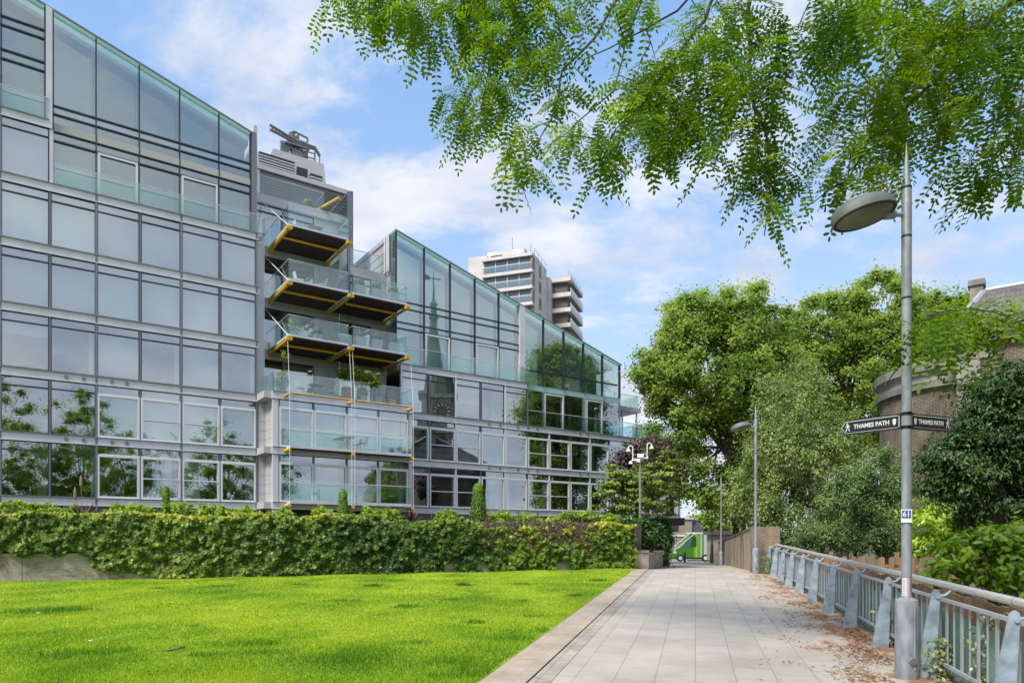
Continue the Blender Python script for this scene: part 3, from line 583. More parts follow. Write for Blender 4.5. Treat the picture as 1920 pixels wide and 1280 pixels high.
# ------------------------------------------------------------------ ground, path, lawn
def gridmesh(name, xs, ys, fn, mat_, kind='structure', skip=None):
    V = [fn(x, y) for y in ys for x in xs]; nx = len(xs)
    Fc = [(j * nx + i, j * nx + i + 1, (j + 1) * nx + i + 1, (j + 1) * nx + i) for j in range(len(ys) - 1) for i in range(nx - 1) if not (skip and skip((xs[i] + xs[i + 1]) / 2, (ys[j] + ys[j + 1]) / 2))]
    me = bpy.data.meshes.new(name); me.from_pydata(V, [], Fc); me.update(); o = link(name, me, mat_, None, (0, 0, 0)); tag(o, kind=kind); return o
far = [-1500, -600, -250, -120, -80, -60, -45]; near = list(range(-40, 101, 4)); fa2 = [110, 130, 170, 260, 600, 1500]
m_ground = mat('earth_ground', (.10, .085, .05), .95, 0, var=.4, vscale=.8, bump=.4, col2=(.06, .08, .03))
gridmesh('ground', far + near + fa2, far + near + fa2, lambda x, y: (x, y, G(x, y) - 0.05), m_ground)
# path material, in path coordinates
def pathmat():
    m = brickmat('stone_slab_paving', (.40, .362, .315), (.45, .41, .365), (.315, .28, .24), .62, .435, .008, axes='YX', rough=.8, bump=.35, grain=.10)
    nt = m.node_tree; n = nt.nodes; l = nt.links; b = n['Principled BSDF']; src = b.inputs['Base Color'].links[0].from_socket
    tc = n.new('ShaderNodeTexCoord'); sp = n.new('ShaderNodeSeparateXYZ'); l.new(tc.outputs['Object'], sp.inputs[0])
    # fallen litter stains towards the railing side
    mp = n.new('ShaderNodeMapping'); mp.inputs['Scale'].default_value = (1.0, .55, 1); l.new(tc.outputs['Object'], mp.inputs[0])
    t = n.new('ShaderNodeTexNoise'); t.inputs['Scale'].default_value = 2.3; t.inputs['Detail'].default_value = 9; t.inputs['Roughness'].default_value = .72; l.new(mp.outputs[0], t.inputs['Vector'])
    mr = n.new('ShaderNodeMapRange'); mr.inputs['From Min'].default_value = .3; mr.inputs['From Max'].default_value = 2.3; mr.inputs['To Min'].default_value = -.22; mr.inputs['To Max'].default_value = .10; l.new(sp.outputs[0], mr.inputs['Value'])
    ad = n.new('ShaderNodeMath'); ad.operation = 'ADD'; l.new(t.outputs['Fac'], ad.inputs[0]); l.new(mr.outputs[0], ad.inputs[1])
    for lo, hi, c, st in ((.44, .58, (.50, .39, .28), .6), (.56, .65, (.27, .125, .055), .9)):
        r = n.new('ShaderNodeMapRange'); r.inputs['From Min'].default_value = lo; r.inputs['From Max'].default_value = hi; r.inputs['To Max'].default_value = st; l.new(ad.outputs[0], r.inputs['Value'])
        mx = n.new('ShaderNodeMix'); mx.data_type = 'RGBA'; l.new(r.outputs[0], mx.inputs[0]); l.new(src, mx.inputs[6]); mx.inputs[7].default_value = (*c, 1); src = mx.outputs[2]
    # broad faint staining everywhere
    t2 = n.new('ShaderNodeTexNoise'); t2.inputs['Scale'].default_value = .9; t2.inputs['Detail'].default_value = 8; t2.inputs['Roughness'].default_value = .65; l.new(tc.outputs['Object'], t2.inputs['Vector'])
    r = n.new('ShaderNodeMapRange'); r.inputs['From Min'].default_value = .35; r.inputs['From Max'].default_value = .7; r.inputs['To Min'].default_value = 1.08; r.inputs['To Max'].default_value = .82; l.new(t2.outputs['Fac'], r.inputs['Value'])
    mu = n.new('ShaderNodeMix'); mu.data_type = 'RGBA'; mu.blend_type = 'MULTIPLY'; mu.inputs[0].default_value = 1; l.new(src, mu.inputs[6]); l.new(r.outputs[0], mu.inputs[7]); l.new(mu.outputs[2], b.inputs['Base Color'])
    return m
ROT = math.atan2(PU.y, PU.x)
def strip(name, u0, u1, a0, a1, dz, mat_, kind='structure', thick=0.0):
    """strip in path coordinates; object rotated so that its own axes follow the path"""
    n = 60; As = [a0 + (a1 - a0) * i / n for i in range(n + 1)]; V = []
    for a in As:
        for u in (u0, u1): V.append((u, a, PP(u, a, dz)[2]))
    Fc = [(2 * i, 2 * i + 1, 2 * i + 3, 2 * i + 2) for i in range(n)]
    if thick:
        k = len(V); V += [(v[0], v[1], v[2] - thick) for v in V]
        Fc += [(2 * i, 2 * i + 2, k + 2 * i + 2, k + 2 * i) for i in range(n)] + [(2 * i + 1, k + 2 * i + 1, k + 2 * i + 3, 2 * i + 3) for i in range(n)]
    me = bpy.data.meshes.new(name); me.from_pydata(V, [], Fc); me.update(); o = link(name, me, mat_, None, (0, 0, 0)); o.rotation_euler = (0, 0, ROT); tag(o, kind=kind); return o
strip('path', -1.52, 2.75, -12, 44, 0.0, pathmat())
strip('path_border', -1.755, -1.524, -12, 30, .004, brickmat('border_slabs', (.33, .295, .25), (.39, .35, .305), (.25, .21, .17), .40, .21, .008, axes='YX', bump=.4, dirt=((.22, .17, .12), 3, (.52, .7), (1, 1, 1))))
strip('kerb', -2.27, -1.77, -12, 28.6, .016, brickmat('brick_kerb', (.38, .31, .24), (.43, .36, .285), (.34, .28, .22), .075, .24, .006, axes='YX', bump=.4, dirt=((.36, .29, .22), 2, (.5, .75), (1, 1, 1))), thick=.06)
m_asph = mat('asphalt', (.22, .215, .21), .9, 0, var=.15, vscale=2)
strip('road', -14, 12, 44.3, 90, 0.004, m_asph)
# ------------------------------------------------------------------ hedge wall
W0 = Vector((-16.0, 21.67)); W1 = Vector((4.95, 27.4)); WD = (W1 - W0).normalized(); WN = Vector((WD.y, -WD.x))
def WP(s, q, z): v = W0 + WD * s + WN * q; return (v.x, v.y, z)
WL = (W1 - W0).length
def wbox(b, s0, s1, q0, q1, z0, z1): return b.hexa([WP(s0, q1, z0), WP(s1, q1, z0), WP(s1, q0, z0), WP(s0, q0, z0), WP(s0, q1, z1), WP(s1, q1, z1), WP(s1, q0, z1), WP(s0, q0, z1)])
HW = empty('retaining_wall', WP(8, 0, 0), 'low stained concrete retaining wall under the ivy along the lawn', 'wall')
b = MB()
for i in range(-4, 9):
    s0 = 3.05 + (i - 1) * 2.45; wbox(b, s0 + .008, min(s0 + 2.44, WL + .5), -.45, 0, -.3, 1.12)
m_wallc = brickmat('stained_concrete', (.32, .295, .26), (.37, .34, .30), (.12, .1, .08), 40, 40, .001, rough=.9, bump=.2, dirt=((.10, .09, .07), 1.2, (.5, .75), (1, 1, 2.2)), grain=.3)
b.build('wall_panel', m_wallc, HW)
b = MB(); wbox(b, -8, WL + .5, -.48, .03, 1.12, 1.21); b.build('coping', m_wallc, HW)
b = MB(); wbox(b, -8, WL + .3, -.35, -.25, 1.2, 2.25)
for i in range(-3, 9): wbox(b, i * 2.45 + .4, i * 2.45 + .48, -.4, -.2, 1.2, 2.4)
b.build('fence_panel', mat('dark_mesh_fence', (.06, .06, .05), .9), HW)
# terrace behind
poly = [WP(-8, -.5, 0), WP(WL - .5, -.5, 0), F(44, -.3, 0), F(-6, -.1, 0)]
o = MB().prism([(p[0], p[1]) for p in poly], -.5, 2.1).build('terrace', m_ground, None, keep=True); tag(o, kind='structure')
# planter at the end of the wall
PL = empty('planter', PP(-1.6, 30, 0), 'pale concrete planter at the end of the ivy wall beside the path', 'planter')
e0 = Vector((WP(WL - .2, .06, 0)[0], WP(WL - .2, .06, 0)[1])); e1 = Vector(at(1222, 1063, 28.4)[:2]); e2 = Vector(at(1243, 1058, 32.5)[:2]); e3 = e2 + Vector((-3.2, 1.6))
b = MB(); b.prism([tuple(e0), tuple(e1), tuple(e2), tuple(e3), (e0.x - .3, e0.y + 2)], -.6, 1.02); b.build('planter_wall', m_wallc, PL)
b = MB(); b.prism([(e0.x, e0.y - .04), (e1.x + .04, e1.y - .05), (e2.x + .05, e2.y), tuple(e3), (e0.x - .3, e0.y + 2)], 1.022, 1.10); b.build('coping', m_wallc, PL)
# ------------------------------------------------------------------ lawn
LEDGE = -2.30
def in_lawn(X, Y):
    u = X * PU.x + Y * PU.y; q = (X - W0.x) * WN.x + (Y - W0.y) * WN.y
    return (u < LEDGE) & (q > .0)
m_lawn = bpy.data.materials.new('lawn_turf'); m_lawn.use_nodes = True
def lawnmat(m):
    nt = m.node_tree; n = nt.nodes; l = nt.links; b = n['Principled BSDF']; tc = n.new('ShaderNodeTexCoord')
    def noi(sc, det, st=(1, 1, 1)):
        mp = n.new('ShaderNodeMapping'); mp.inputs['Scale'].default_value = st; l.new(tc.outputs['Object'], mp.inputs[0])
        t = n.new('ShaderNodeTexNoise'); t.inputs['Scale'].default_value = sc; t.inputs['Detail'].default_value = det; t.inputs['Roughness'].default_value = .6; l.new(mp.outputs[0], t.inputs['Vector']); return t.outputs['Fac']
    cr = n.new('ShaderNodeValToRGB'); e = cr.color_ramp.elements; e[0].position = .34; e[0].color = (.12, .25, .012, 1); e[1].position = .66; e[1].color = (.38, .50, .03, 1)
    l.new(noi(.55, 5), cr.inputs[0])
    cr2 = n.new('ShaderNodeValToRGB'); e = cr2.color_ramp.elements; e[0].position = .36; e[0].color = (.6, .6, .6, 1); e[1].position = .66; e[1].color = (1.15, 1.12, 1.0, 1); l.new(noi(14, 8), cr2.inputs[0])
    mx = n.new('ShaderNodeMix'); mx.data_type = 'RGBA'; mx.blend_type = 'MULTIPLY'; mx.inputs[0].default_value = 1; l.new(cr.outputs[0], mx.inputs[6]); l.new(cr2.outputs[0], mx.inputs[7]); l.new(mx.outputs[2], b.inputs['Base Color'])
    b.inputs['Roughness'].default_value = .9; b.inputs['Specular IOR Level'].default_value = .1
    bp = n.new('ShaderNodeBump'); bp.inputs['Strength'].default_value = .8; bp.inputs['Distance'].default_value = .03; l.new(noi(40, 4), bp.inputs['Height']); l.new(bp.outputs[0], b.inputs['Normal'])
lawnmat(m_lawn)
xs = np.linspace(-36, 6, 110); ys = np.linspace(-12, 28, 110)
def lz(x, y): return G(x, y) + .012 * math.sin(x * 1.7 + y) + .012 * math.sin(y * 2.1 - x * .6)
u_edge = LEDGE + .03
V = []; Fc = []
# lawn built in strips from the path edge to the wall
na, nb = 90, 70
for j in range(na + 1):
    a = -12 + 40.5 * j / na
    ex, ey, _ = PP(u_edge, a)
    for i in range(nb + 1):
        u = u_edge - 36 * (i / nb) ** 1.3; x, y, _ = PP(u, a); V.append((x, y, lz(x, y) + .03 if i else G(x, y) + .02))
for j in range(na):
    for i in range(nb):
        k = j * (nb + 1) + i; c = V[k]; q = (c[0] - W0.x) * WN.x + (c[1] - W0.y) * WN.y
        if q > -.3: Fc.append((k, k + nb + 1, k + nb + 2, k + 1))
me = bpy.data.meshes.new('lawn'); me.from_pydata(V, [], Fc); me.update(); me.polygons.foreach_set('use_smooth', np.ones(len(Fc), bool)); o = link('lawn', me, m_lawn, None, (0, 0, 0)); tag(o, kind='structure')
# grass blades
def Gn(x, y):
    a = x * PA.x + y * PA.y; return np.where(a < 27, .0178 * a, .48 - .0275 * (a - 27))
def clump(X, Y):
    g = np.random.default_rng(5).uniform(0, 1, (256, 256)); x = X * 2.2 + 500; y = Y * 1.6 + 500; i = np.floor(x).astype(int); j = np.floor(y).astype(int); fx, fy = x - i, y - j; fx = fx * fx * (3 - 2 * fx); fy = fy * fy * (3 - 2 * fy); q = lambda a, b: g[a % 256, b % 256]
    return (q(i, j) * (1 - fx) + q(i + 1, j) * fx) * (1 - fy) + (q(i, j + 1) * (1 - fx) + q(i + 1, j + 1) * fx) * fy
def grass(n, m):
    Y = 1 / rng.uniform(1 / 28, 1 / 5.2, n * 3); X = rng.uniform(-1.0, .3, n * 3) * Y; ok = in_lawn(X, Y); X, Y = X[ok][:n], Y[ok][:n]; k = len(X)
    z = Gn(X, Y) + .012 * np.sin(X * 1.7 + Y) + .012 * np.sin(Y * 2.1 - X * .6) + .025
    cl = .6 + .5 * clump(X, Y); h = rng.uniform(.018, .05, k) * cl; w = .0028 + .00045 * Y; ang = rng.uniform(0, np.pi, k); lean = rng.normal(0, .016, (k, 2))
    r = np.clip(rng.uniform(0, 1, k) * .7 + .15 - .55 * (clump(X * .45, Y * .45) - .5) - .25 * (clump(X * .17 + 9, Y * .2) - .5) - .22 * (cl - .85), 0, 1)
    dx, dy = np.cos(ang) * w, np.sin(ang) * w; V = np.zeros((k, 3, 3))
    V[:, 0] = np.stack([X - dx, Y - dy, z], 1); V[:, 1] = np.stack([X + dx, Y + dy, z], 1); V[:, 2] = np.stack([X + lean[:, 0], Y + lean[:, 1], z + h], 1)
    o = npmesh('grass', V, 3, m, None, r, (0, 0, 0)); tag(o, kind='stuff'); return o
m_grass = leafmat('grass_blade', (.08, .22, .012), (.27, .44, .02), (.52, .58, .06), trans=.35, patch=.5)
grass(400000, m_grass)
# longer dark tufts
tufts = [(140, 1232, .5), (215, 1226, .3), (60, 1150, .7), (120, 1146, .5), (638, 1130, .45), (850, 1128, .25), (868, 1098, .25), (890, 1170, .2), (1000, 1160, .3), (950, 1200, .4), (1040, 1185, .3), (890, 1222, .5), (980, 1130, .2),
         (370, 1180, .15), (385, 1236, .25), (480, 1210, .35), (500, 1230, .3), (640, 1240, .4), (780, 1212, .35), (840, 1245, .5), (760, 1140, .3), (700, 1100, .3), (300, 1106, .3), (560, 1098, .3), (980, 1098, .3), (1080, 1120, .25), (1120, 1090, .3), (930, 1262, .4), (860, 1270, .4)]
def gnd(px, py):
    r = (px - 960) / FPX; k = .0178 * (r * PA.x + PA.y); Y = FPX * CAMZ / (py - HOR + FPX * k); return r * Y, Y
Vs = []; rs = []
for px, py, rad in tufts:
    X0, Y0 = gnd(px, py); k = int(random.uniform(200, 600) * rad / .4); X = X0 + rng.normal(0, rad * .5, k); Y = Y0 + rng.normal(0, rad * .35, k); ok = in_lawn(X, Y); X, Y = X[ok], Y[ok]; k = len(X)
    z = Gn(X, Y) + .02; h = rng.uniform(.04, .10, k); w = .003 + .0004 * Y; ang = rng.uniform(0, np.pi, k); lean = rng.normal(0, .035, (k, 2)); dx, dy = np.cos(ang) * w, np.sin(ang) * w
    V = np.zeros((k, 3, 3)); V[:, 0] = np.stack([X - dx, Y - dy, z], 1); V[:, 1] = np.stack([X + dx, Y + dy, z], 1); V[:, 2] = np.stack([X + lean[:, 0], Y + lean[:, 1], z + h], 1); Vs.append(V); rs.append(rng.uniform(0, 1, k))
o = npmesh('grass_tufts', np.concatenate(Vs), 3, leafmat('grass_tuft', (.05, .16, .01), (.11, .27, .012), (.22, .40, .02), trans=.35), None, np.concatenate(rs), (0, 0, 0)); tag(o, kind='stuff')
def feather(px, py, s, dark, label):
    X, Y = gnd(px, py); z = G(X, Y) + .075; b = MB()
    if dark: b.tube([(X - .12 * s, Y, z - .02), (X, Y + .01, z), (X + .09 * s, Y + .03, z + .03)], [.006, .014, .004], 6); b.extrude([(X - .02, Y, z), (X + .10 * s, Y + .02, z + .05), (X + .12 * s, Y + .02, z + .02), (X + .02, Y, z - .01)], (0, .01, 0)); m = m_twig
    else: b.extrude([(X - .06 * s, Y, z), (X + .02 * s, Y + .03, z + .004), (X + .07 * s, Y + .02, z + .006), (X + .06 * s, Y - .01, z + .006), (X, Y - .02, z)], (0, 0, .006)); m = m_white
    o = b.build('fallen_twig' if dark else 'litter_scrap', m); tag(o, label, 'twig' if dark else 'litter')
feather(325, 1228, 1.3, True, 'dark broken twig lying in the near lawn')
feather(170, 1210, .6, False, 'small white scrap lying on the lawn at left'); feather(72, 1156, .7, False, 'white scrap in the dark tuft at far left of the lawn')
# litter on the path
def litter(n):
    u = 2.55 - np.abs(rng.normal(0, .55, n)); a = 1 / rng.uniform(1 / 27, 1 / 6.2, n); cl = np.sin(a * 3.1 + u * 4) + np.sin(a * 1.3 - u * 6 + 1) + rng.normal(0, .8, n); ok = (cl > .2) & (u > .1); u, a = u[ok], a[ok]; n = len(u)
    X = u * PU.x + a * PA.x; Y = u * PU.y + a * PA.y; z = .0178 * a + .004 + rng.uniform(0, .006, n); s = rng.uniform(.008, .028, n) * (1 + .03 * Y); th = rng.uniform(0, 6.28, n); asp = rng.uniform(.15, .5, n)
    V = np.zeros((n, 4, 3))
    for i, (p, q) in enumerate(((-1, 0), (0, -1), (1, 0), (0, 1))):
        V[:, i, 0] = X + s * (p * np.cos(th) - q * asp * np.sin(th)); V[:, i, 1] = Y + s * (p * np.sin(th) + q * asp * np.cos(th)); V[:, i, 2] = z + (s * .35 * rng.uniform(0, 1, n) if i in (1, 2) else 0)
    o = npmesh('leaf_litter', V, 4, leafmat('dead_leaf', (.11, .05, .022), (.27, .13, .06), (.40, .26, .14), trans=.1), None, rng.uniform(0, 1, n), (0, 0, 0)); tag(o, kind='stuff')
litter(15000)
# ------------------------------------------------------------------ lamp posts
def make_lamp():
    root = empty('street_lamp', (0, 0, 0))
    b = MB(); b.lathe([(.02, 0), (.118, 0), (.118, .86), (.112, .885), (.06, .91), (.055, .93)], (0, 0, 0), 28)
    bs = b.build('base_sleeve', m_lamp, root, True)
    b = MB(); b.tube([(0, -.10, .22), (0, -.135, .22)], [.05, .038], 14); b.tube([(0, -.134, .22), (0, -.139, .22)], .018, 10); b.build('lock_boss', m_steel, bs)
    b = MB(); b.tube([(-.118, 0, .30), (-.118, 0, .78)], .004, 5); b.extrude([(.02, -.117, .12), (.10, -.064, .12), (.10, -.064, .82), (.02, -.117, .82)], (.006, -.006, 0)); b.build('access_door', m_lamp, bs)
    b = MB(); b.lathe([(.052, .90), (.052, 2.0), (.050, 4.2), (.052, 4.21), (.052, 5.42), (.046, 5.44), (.002, 5.95)], (0, 0, 0), 20); b.build('pole', m_lamp, root, True)
    for z in (4.22, 4.9, 5.44): MB().lathe([(.0535, z - .012), (.0545, z), (.0535, z + .012)], (0, 0, 0), 20).build('pole_collar', m_dark, root)
    tilt = Matrix.Rotation(R(10), 3, 'X') @ Matrix.Rotation(R(14), 3, 'Y')
    c = Vector((-.53, -.10, 5.12)); m_head = mat('weathered_grey_casing', (.15, .165, .17), .6, .1, var=.25, vscale=4)
    b = MB(); b.tube([(0, 0, 5.14), (-.16, -.02, 5.14)], .024, 10); b.lathe([(.045, -.06), (.05, 0), (.045, .06)], (-.2, -.03, 5.13), 12, Matrix.Rotation(R(80), 3, 'Y')); b.build('arm', m_lamp, root)
    def tm(sx, sy): return tilt.inverted() @ Matrix(((sx, 0, 0), (0, sy, 0), (0, 0, 1)))
    M_ = tm(1.0, .72)
    b = MB(); b.lathe([(.335, -.055), (.35, -.045), (.352, 0), (.335, .055), (.29, .095), (.2, .13), (.09, .15), (.005, .155)], c, 32, M_, cap=False)
    h = b.build('lamp_head', m_head, root, True)
    b = MB(); b.lathe([(.337, -.058), (.31, -.058), (.305, -.045), (.337, -.045)], c, 32, M_, cap=False); b.build('rim', m_rubber, h)
    b = MB(); b.lathe([(.308, -.05), (.25, -.075), (.12, -.09), (.003, -.093)], c, 32, M_, cap=False); b.build('diffuser', mat('dirty_diffuser', (.16, .16, .12), .5, 0, var=.4, vscale=3), h, True)
    return root
L0 = make_lamp(); tag(L0, 'tall grey street lamp nearest the camera carrying two pointing signs', 'street lamp', 'street lamps along the path')
spots = [(4.37, 7.68, 'tall grey street lamp nearest the camera carrying two pointing signs'), ((1417 - 960) / FPX * 24.2, 24.2, 'street lamp standing in front of the near end of the brick wall'), ((1352 - 960) / FPX * 45.0, 45.0, 'small far street lamp beside the brick wall near the gateway')]
LAMPS = []
for i, (x, y, lb) in enumerate(spots):
    o = L0 if i == 0 else copy_tree(L0); o.location = (x, y, G(x, y) - .02); o['label'] = lb; o['group'] = 'street lamps along the path'; LAMPS.append(o)
    if i == 1: o.rotation_euler = (0, 0, R(-6))
LX, LY = 4.37, 7.68; LZ = G(LX, LY)
# number plate and sticker
m_blue = mat('blue_enamel', (.03, .09, .28), .4); m_wp = mat('white_enamel', (.75, .76, .78), .4)
vd = Vector((-LX, -LY, 0)).normalized(); sdv = Vector((-vd.y, vd.x, 0))     # towards the camera / to the right
def text(body, size, loc, xdir, ndir, m, parent, name='lettering', align='CENTER', sx=1.0, bold=.0, ext=.0015, fit=None):
    cu = bpy.data.curves.new(name, 'FONT'); cu.body = body; cu.size = size; cu.align_x = align; cu.align_y = 'CENTER'; cu.extrude = ext; cu.offset = bold; cu.resolution_u = 3
    tmp = bpy.data.objects.new('lettering_source', cu); me = bpy.data.meshes.new_from_object(tmp); bpy.data.objects.remove(tmp); me.materials.clear(); me.materials.append(m)
    if fit: xs_ = [v.co.x for v in me.vertices]; sx = fit / (max(xs_) - min(xs_))
    o = bpy.data.objects.new(name, me); COL.objects.link(o); xd = Vector(xdir).normalized(); nd = Vector(ndir).normalized(); yd = nd.cross(xd)
    o.matrix_world = Matrix.Translation(Vector(loc) - OFF[parent.name]) @ Matrix(((xd.x, yd.x, nd.x, 0), (xd.y, yd.y, nd.y, 0), (xd.z, yd.z, nd.z, 0), (0, 0, 0, 1))) @ Matrix.Diagonal((sx, 1, 1, 1))
    o.parent = parent; return o
zc = CAMZ + (HOR - 967) * LY / FPX
NPt = empty('number_plate', (LX, LY, zc), 'small blue and white number plate strapped round the nearest lamp pole', 'number plate')
c = Vector((LX, LY, zc)) + vd * .056
def plate(b, c, hw, hh, q0, q1, xd=sdv, nd=vd, sy=0, sx=0):
    return b.extrude([c + xd * (sx - hw) + Vector((0, 0, sy - hh)) + nd * q0, c + xd * (sx + hw) + Vector((0, 0, sy - hh)) + nd * q0, c + xd * (sx + hw) + Vector((0, 0, sy + hh)) + nd * q0, c + xd * (sx - hw) + Vector((0, 0, sy + hh)) + nd * q0], nd * (q1 - q0))
if sdv.x < 0: sdv = -sdv
plate(MB(), c, .052, .072, 0, .006, xd=sdv).build('backing', m_wp, NPt)
plate(MB(), c, .044, .042, .0065, .009, sy=.018, xd=sdv).build('blue_panel', m_blue, NPt)
text('61', .085, c + vd * .010 + Vector((0, 0, .018)), sdv, vd, m_wp, NPt, bold=.0015, fit=.058)
zs = CAMZ + (HOR - 1100) * LY / FPX
ST = empty('sticker', (LX, LY, zs), 'long pink and white paper sticker on the nearest lamp pole above its sleeve', 'sticker'); c = Vector((LX, LY, zs))
b = MB()
def arc(b, z0, z1, a0, a1, r, n=6):
    for i in range(n):
        t0 = a0 + (a1 - a0) * i / n; t1 = a0 + (a1 - a0) * (i + 1) / n; P = lambda t, z, q: (LX + (vd.x * math.cos(t) + sdv.x * math.sin(t)) * q, LY + (vd.y * math.cos(t) + sdv.y * math.sin(t)) * q, z)
        b.hexa([P(t0, z0, r), P(t1, z0, r), P(t1, z0, r - .003), P(t0, z0, r - .003), P(t0, z1, r), P(t1, z1, r), P(t1, z1, r - .003), P(t0, z1, r - .003)])
    return b
arc(MB(), zs - .10, zs + .10, -.9, .0, .0545).build('white_half', m_wp, ST); arc(MB(), zs - .115, zs + .10, .0, .55, .0547).build('pink_half', mat('pink_paper', (.62, .40, .50), .7), ST)
b = MB()
for i in range(9): arc(b, zs - .085 + i * .02, zs - .078 + i * .02, -.75, -.2, .0552, 3)
b.build('printed_lines', mat('grey_print', (.2, .2, .22), .7), ST)
# finger signs
m_sb = mat('sign_black', (.010, .012, .018), .35); m_si = mat('sign_white', (.70, .72, .72), .5)
def finger(px1, Y1, pyc, label, left):
    z = CAMZ + (HOR - pyc) * LY / FPX; A = Vector((LX, LY, z)); E = Vector(((px1 - 960) / FPX * Y1, Y1, z)); d = (E - A).normalized(); L = (E - A).length; nn = Vector((d.y, -d.x, 0)); 
    if nn.dot(Vector((-LX, -LY, 0))) < 0: nn = -nn
    s = empty('finger_sign', A, label, 'sign'); up = Vector((0, 0, 1)); o_ = A + d * .06
    def P(a, h, q): return o_ + d * a + up * h + nn * q
    Lb = L - .06
    MB().extrude([P(0, -.088, -.012), P(Lb - .03, -.088, -.012), P(Lb - .03, .088, -.012), P(0, .088, -.012)], nn * .014).build('backing_board', m_rubber, s)
    def arrow(h, e0, e1): return [(e0, -h), (e1 - h * .72, -h), (e1, 0), (e1 - h * .72, h), (e0, h)]
    MB().extrude([P(a, h, .003) for a, h in arrow(.069, .012, Lb)], nn * .004).build('border', m_si, s)
    MB().extrude([P(a, h, .0075) for a, h in arrow(.062, .019, Lb - .009)], nn * .003).build('panel', m_sb, s)
    xd = -d if left else d
    text('THAMES PATH', .068, P(Lb * .475, -.002, .0115), xd, nn, m_si, s, bold=.0018, fit=Lb * .60)
    # walking figure near the tip
    cx = Lb - .078; sg = 1
    b = MB()
    def Q(a, h): return P(cx + a, h, .0125)
    b.lathe([(.0001, -.002), (.009, -.002), (.009, .002), (.0001, .002)], Q(.004, .042), 10, Matrix((d, up, nn)).transposed())
    for poly_ in ([(-.010, .03), (.012, .03), (.008, -.004), (-.010, -.004)], [(-.010, 0), (-.001, 0), (-.018, -.048), (-.027, -.048)], [(-.002, -.002), (.009, .0), (.026, -.046), (.017, -.049)], [(.006, .03), (.012, .026), (.030, .002), (.024, -.001)], [(-.010, .03), (-.004, .026), (-.022, .0), (-.028, .004)]):
        b.extrude([Q(x, y) for x, y in poly_], nn * .002)
    b.build('walker_symbol', m_si, s)
    b = MB(); cx = .062
    b.extrude([Q(x, y) for x, y in ((-.018, .006), (.018, .006), (.015, -.022), (.004, -.037), (-.004, -.037), (-.015, -.022))], nn * .002)
    b.extrude([Q(x, y) for x, y in ((-.022, .009), (.022, .009), (.018, .027), (.006, .035), (-.006, .035), (-.018, .027))], nn * .002); b.build('acorn_symbol', m_si, s)
    b = MB()
    for h in (-.075, .075): b.lathe([(.054, -.016), (.060, -.012), (.060, .012), (.054, .016)], A + up * h, 18); b.extrude([A + up * (h - .012) + d * .05 - nn * .012, A + up * (h - .012) + d * .09 - nn * .012, A + up * (h + .012) + d * .09 - nn * .012, A + up * (h + .012) + d * .05 - nn * .012], nn * .02)
    b.build('clamp', m_rubber, s)
finger(1578, 8.24, 788, 'black pointing sign with white lettering reaching left from the nearest lamp pole', True)
finger(1784, 7.95, 788.5, 'shorter looking black pointing sign reaching right from the nearest lamp pole', False)
# ------------------------------------------------------------------ railing
RG = empty('metal_railing', PP(2.5, 14, 0), 'blue grey metal railing with a steel handrail along the right edge of the path', 'railing')
RU = 2.50
AS = [4.70 + 1.95 * k for k in range(12)]
m_gp = mat('green_mesh_panel', (.12, .22, .185), .45, 0, var=.45, vscale=2.5)
m_bar = mat('painted_bar', (.40, .43, .46), .5, .2, var=.1, vscale=5)
for a in AS:
    b = MB()
    # tapering blade, leaning outwards: broad foot, narrow rounded head
    def q(u, aa, z): return PP(u, aa, z)
    f = []
    for z, hw, uo in ((0, .105, -.035), (.45, .074, .01), (.88, .044, .06), (.93, .042, .066), (.965, .028, .07), (.98, .001, .073)):
        f.append((z, hw, uo))
    for (z0, h0, o0), (z1, h1, o1) in zip(f, f[1:]):
        b.hexa([q(RU + o0 - h0, a - .012, z0), q(RU + o0 + h0, a - .012, z0), q(RU + o0 + h0, a + .012, z0), q(RU + o0 - h0, a + .012, z0), q(RU + o1 - h1, a - .012, z1), q(RU + o1 + h1, a - .012, z1), q(RU + o1 + h1, a + .012, z1), q(RU + o1 - h1, a + .012, z1)])
    po = b.build('post', m_post, RG)
    b = MB(); b.tube([PP(RU + .08, a - .03, .90), PP(RU + .08, a + .03, .90)], .022, 8); b.tube([PP(RU + .07, a, .90), PP(RU + .16, a, .915), PP(RU + .22, a, .97)], [.024, .018, .015], 8); b.build('rail_bracket', m_post, po)
MB().tube([PP(RU + .24, -2 + i * 1.0, 1.01) for i in range(0, 29)], .042, 14).build('handrail', m_rail, RG, True)
b = MB()
for a in np.arange(5.1, 26, 1.95): b.tube([PP(RU + .24, a - .004, 1.01), PP(RU + .24, a + .004, 1.01)], .0432, 14)
b.build('handrail_joint', m_mull, RG)
for z in (.86, .16):
    b = MB()
    for a0, a1 in zip(AS, AS[1:]): b.pb(RU + .10, RU + .13, a0 + .0, a1, z, z + .035)
    b.build('rail', m_bar, RG)
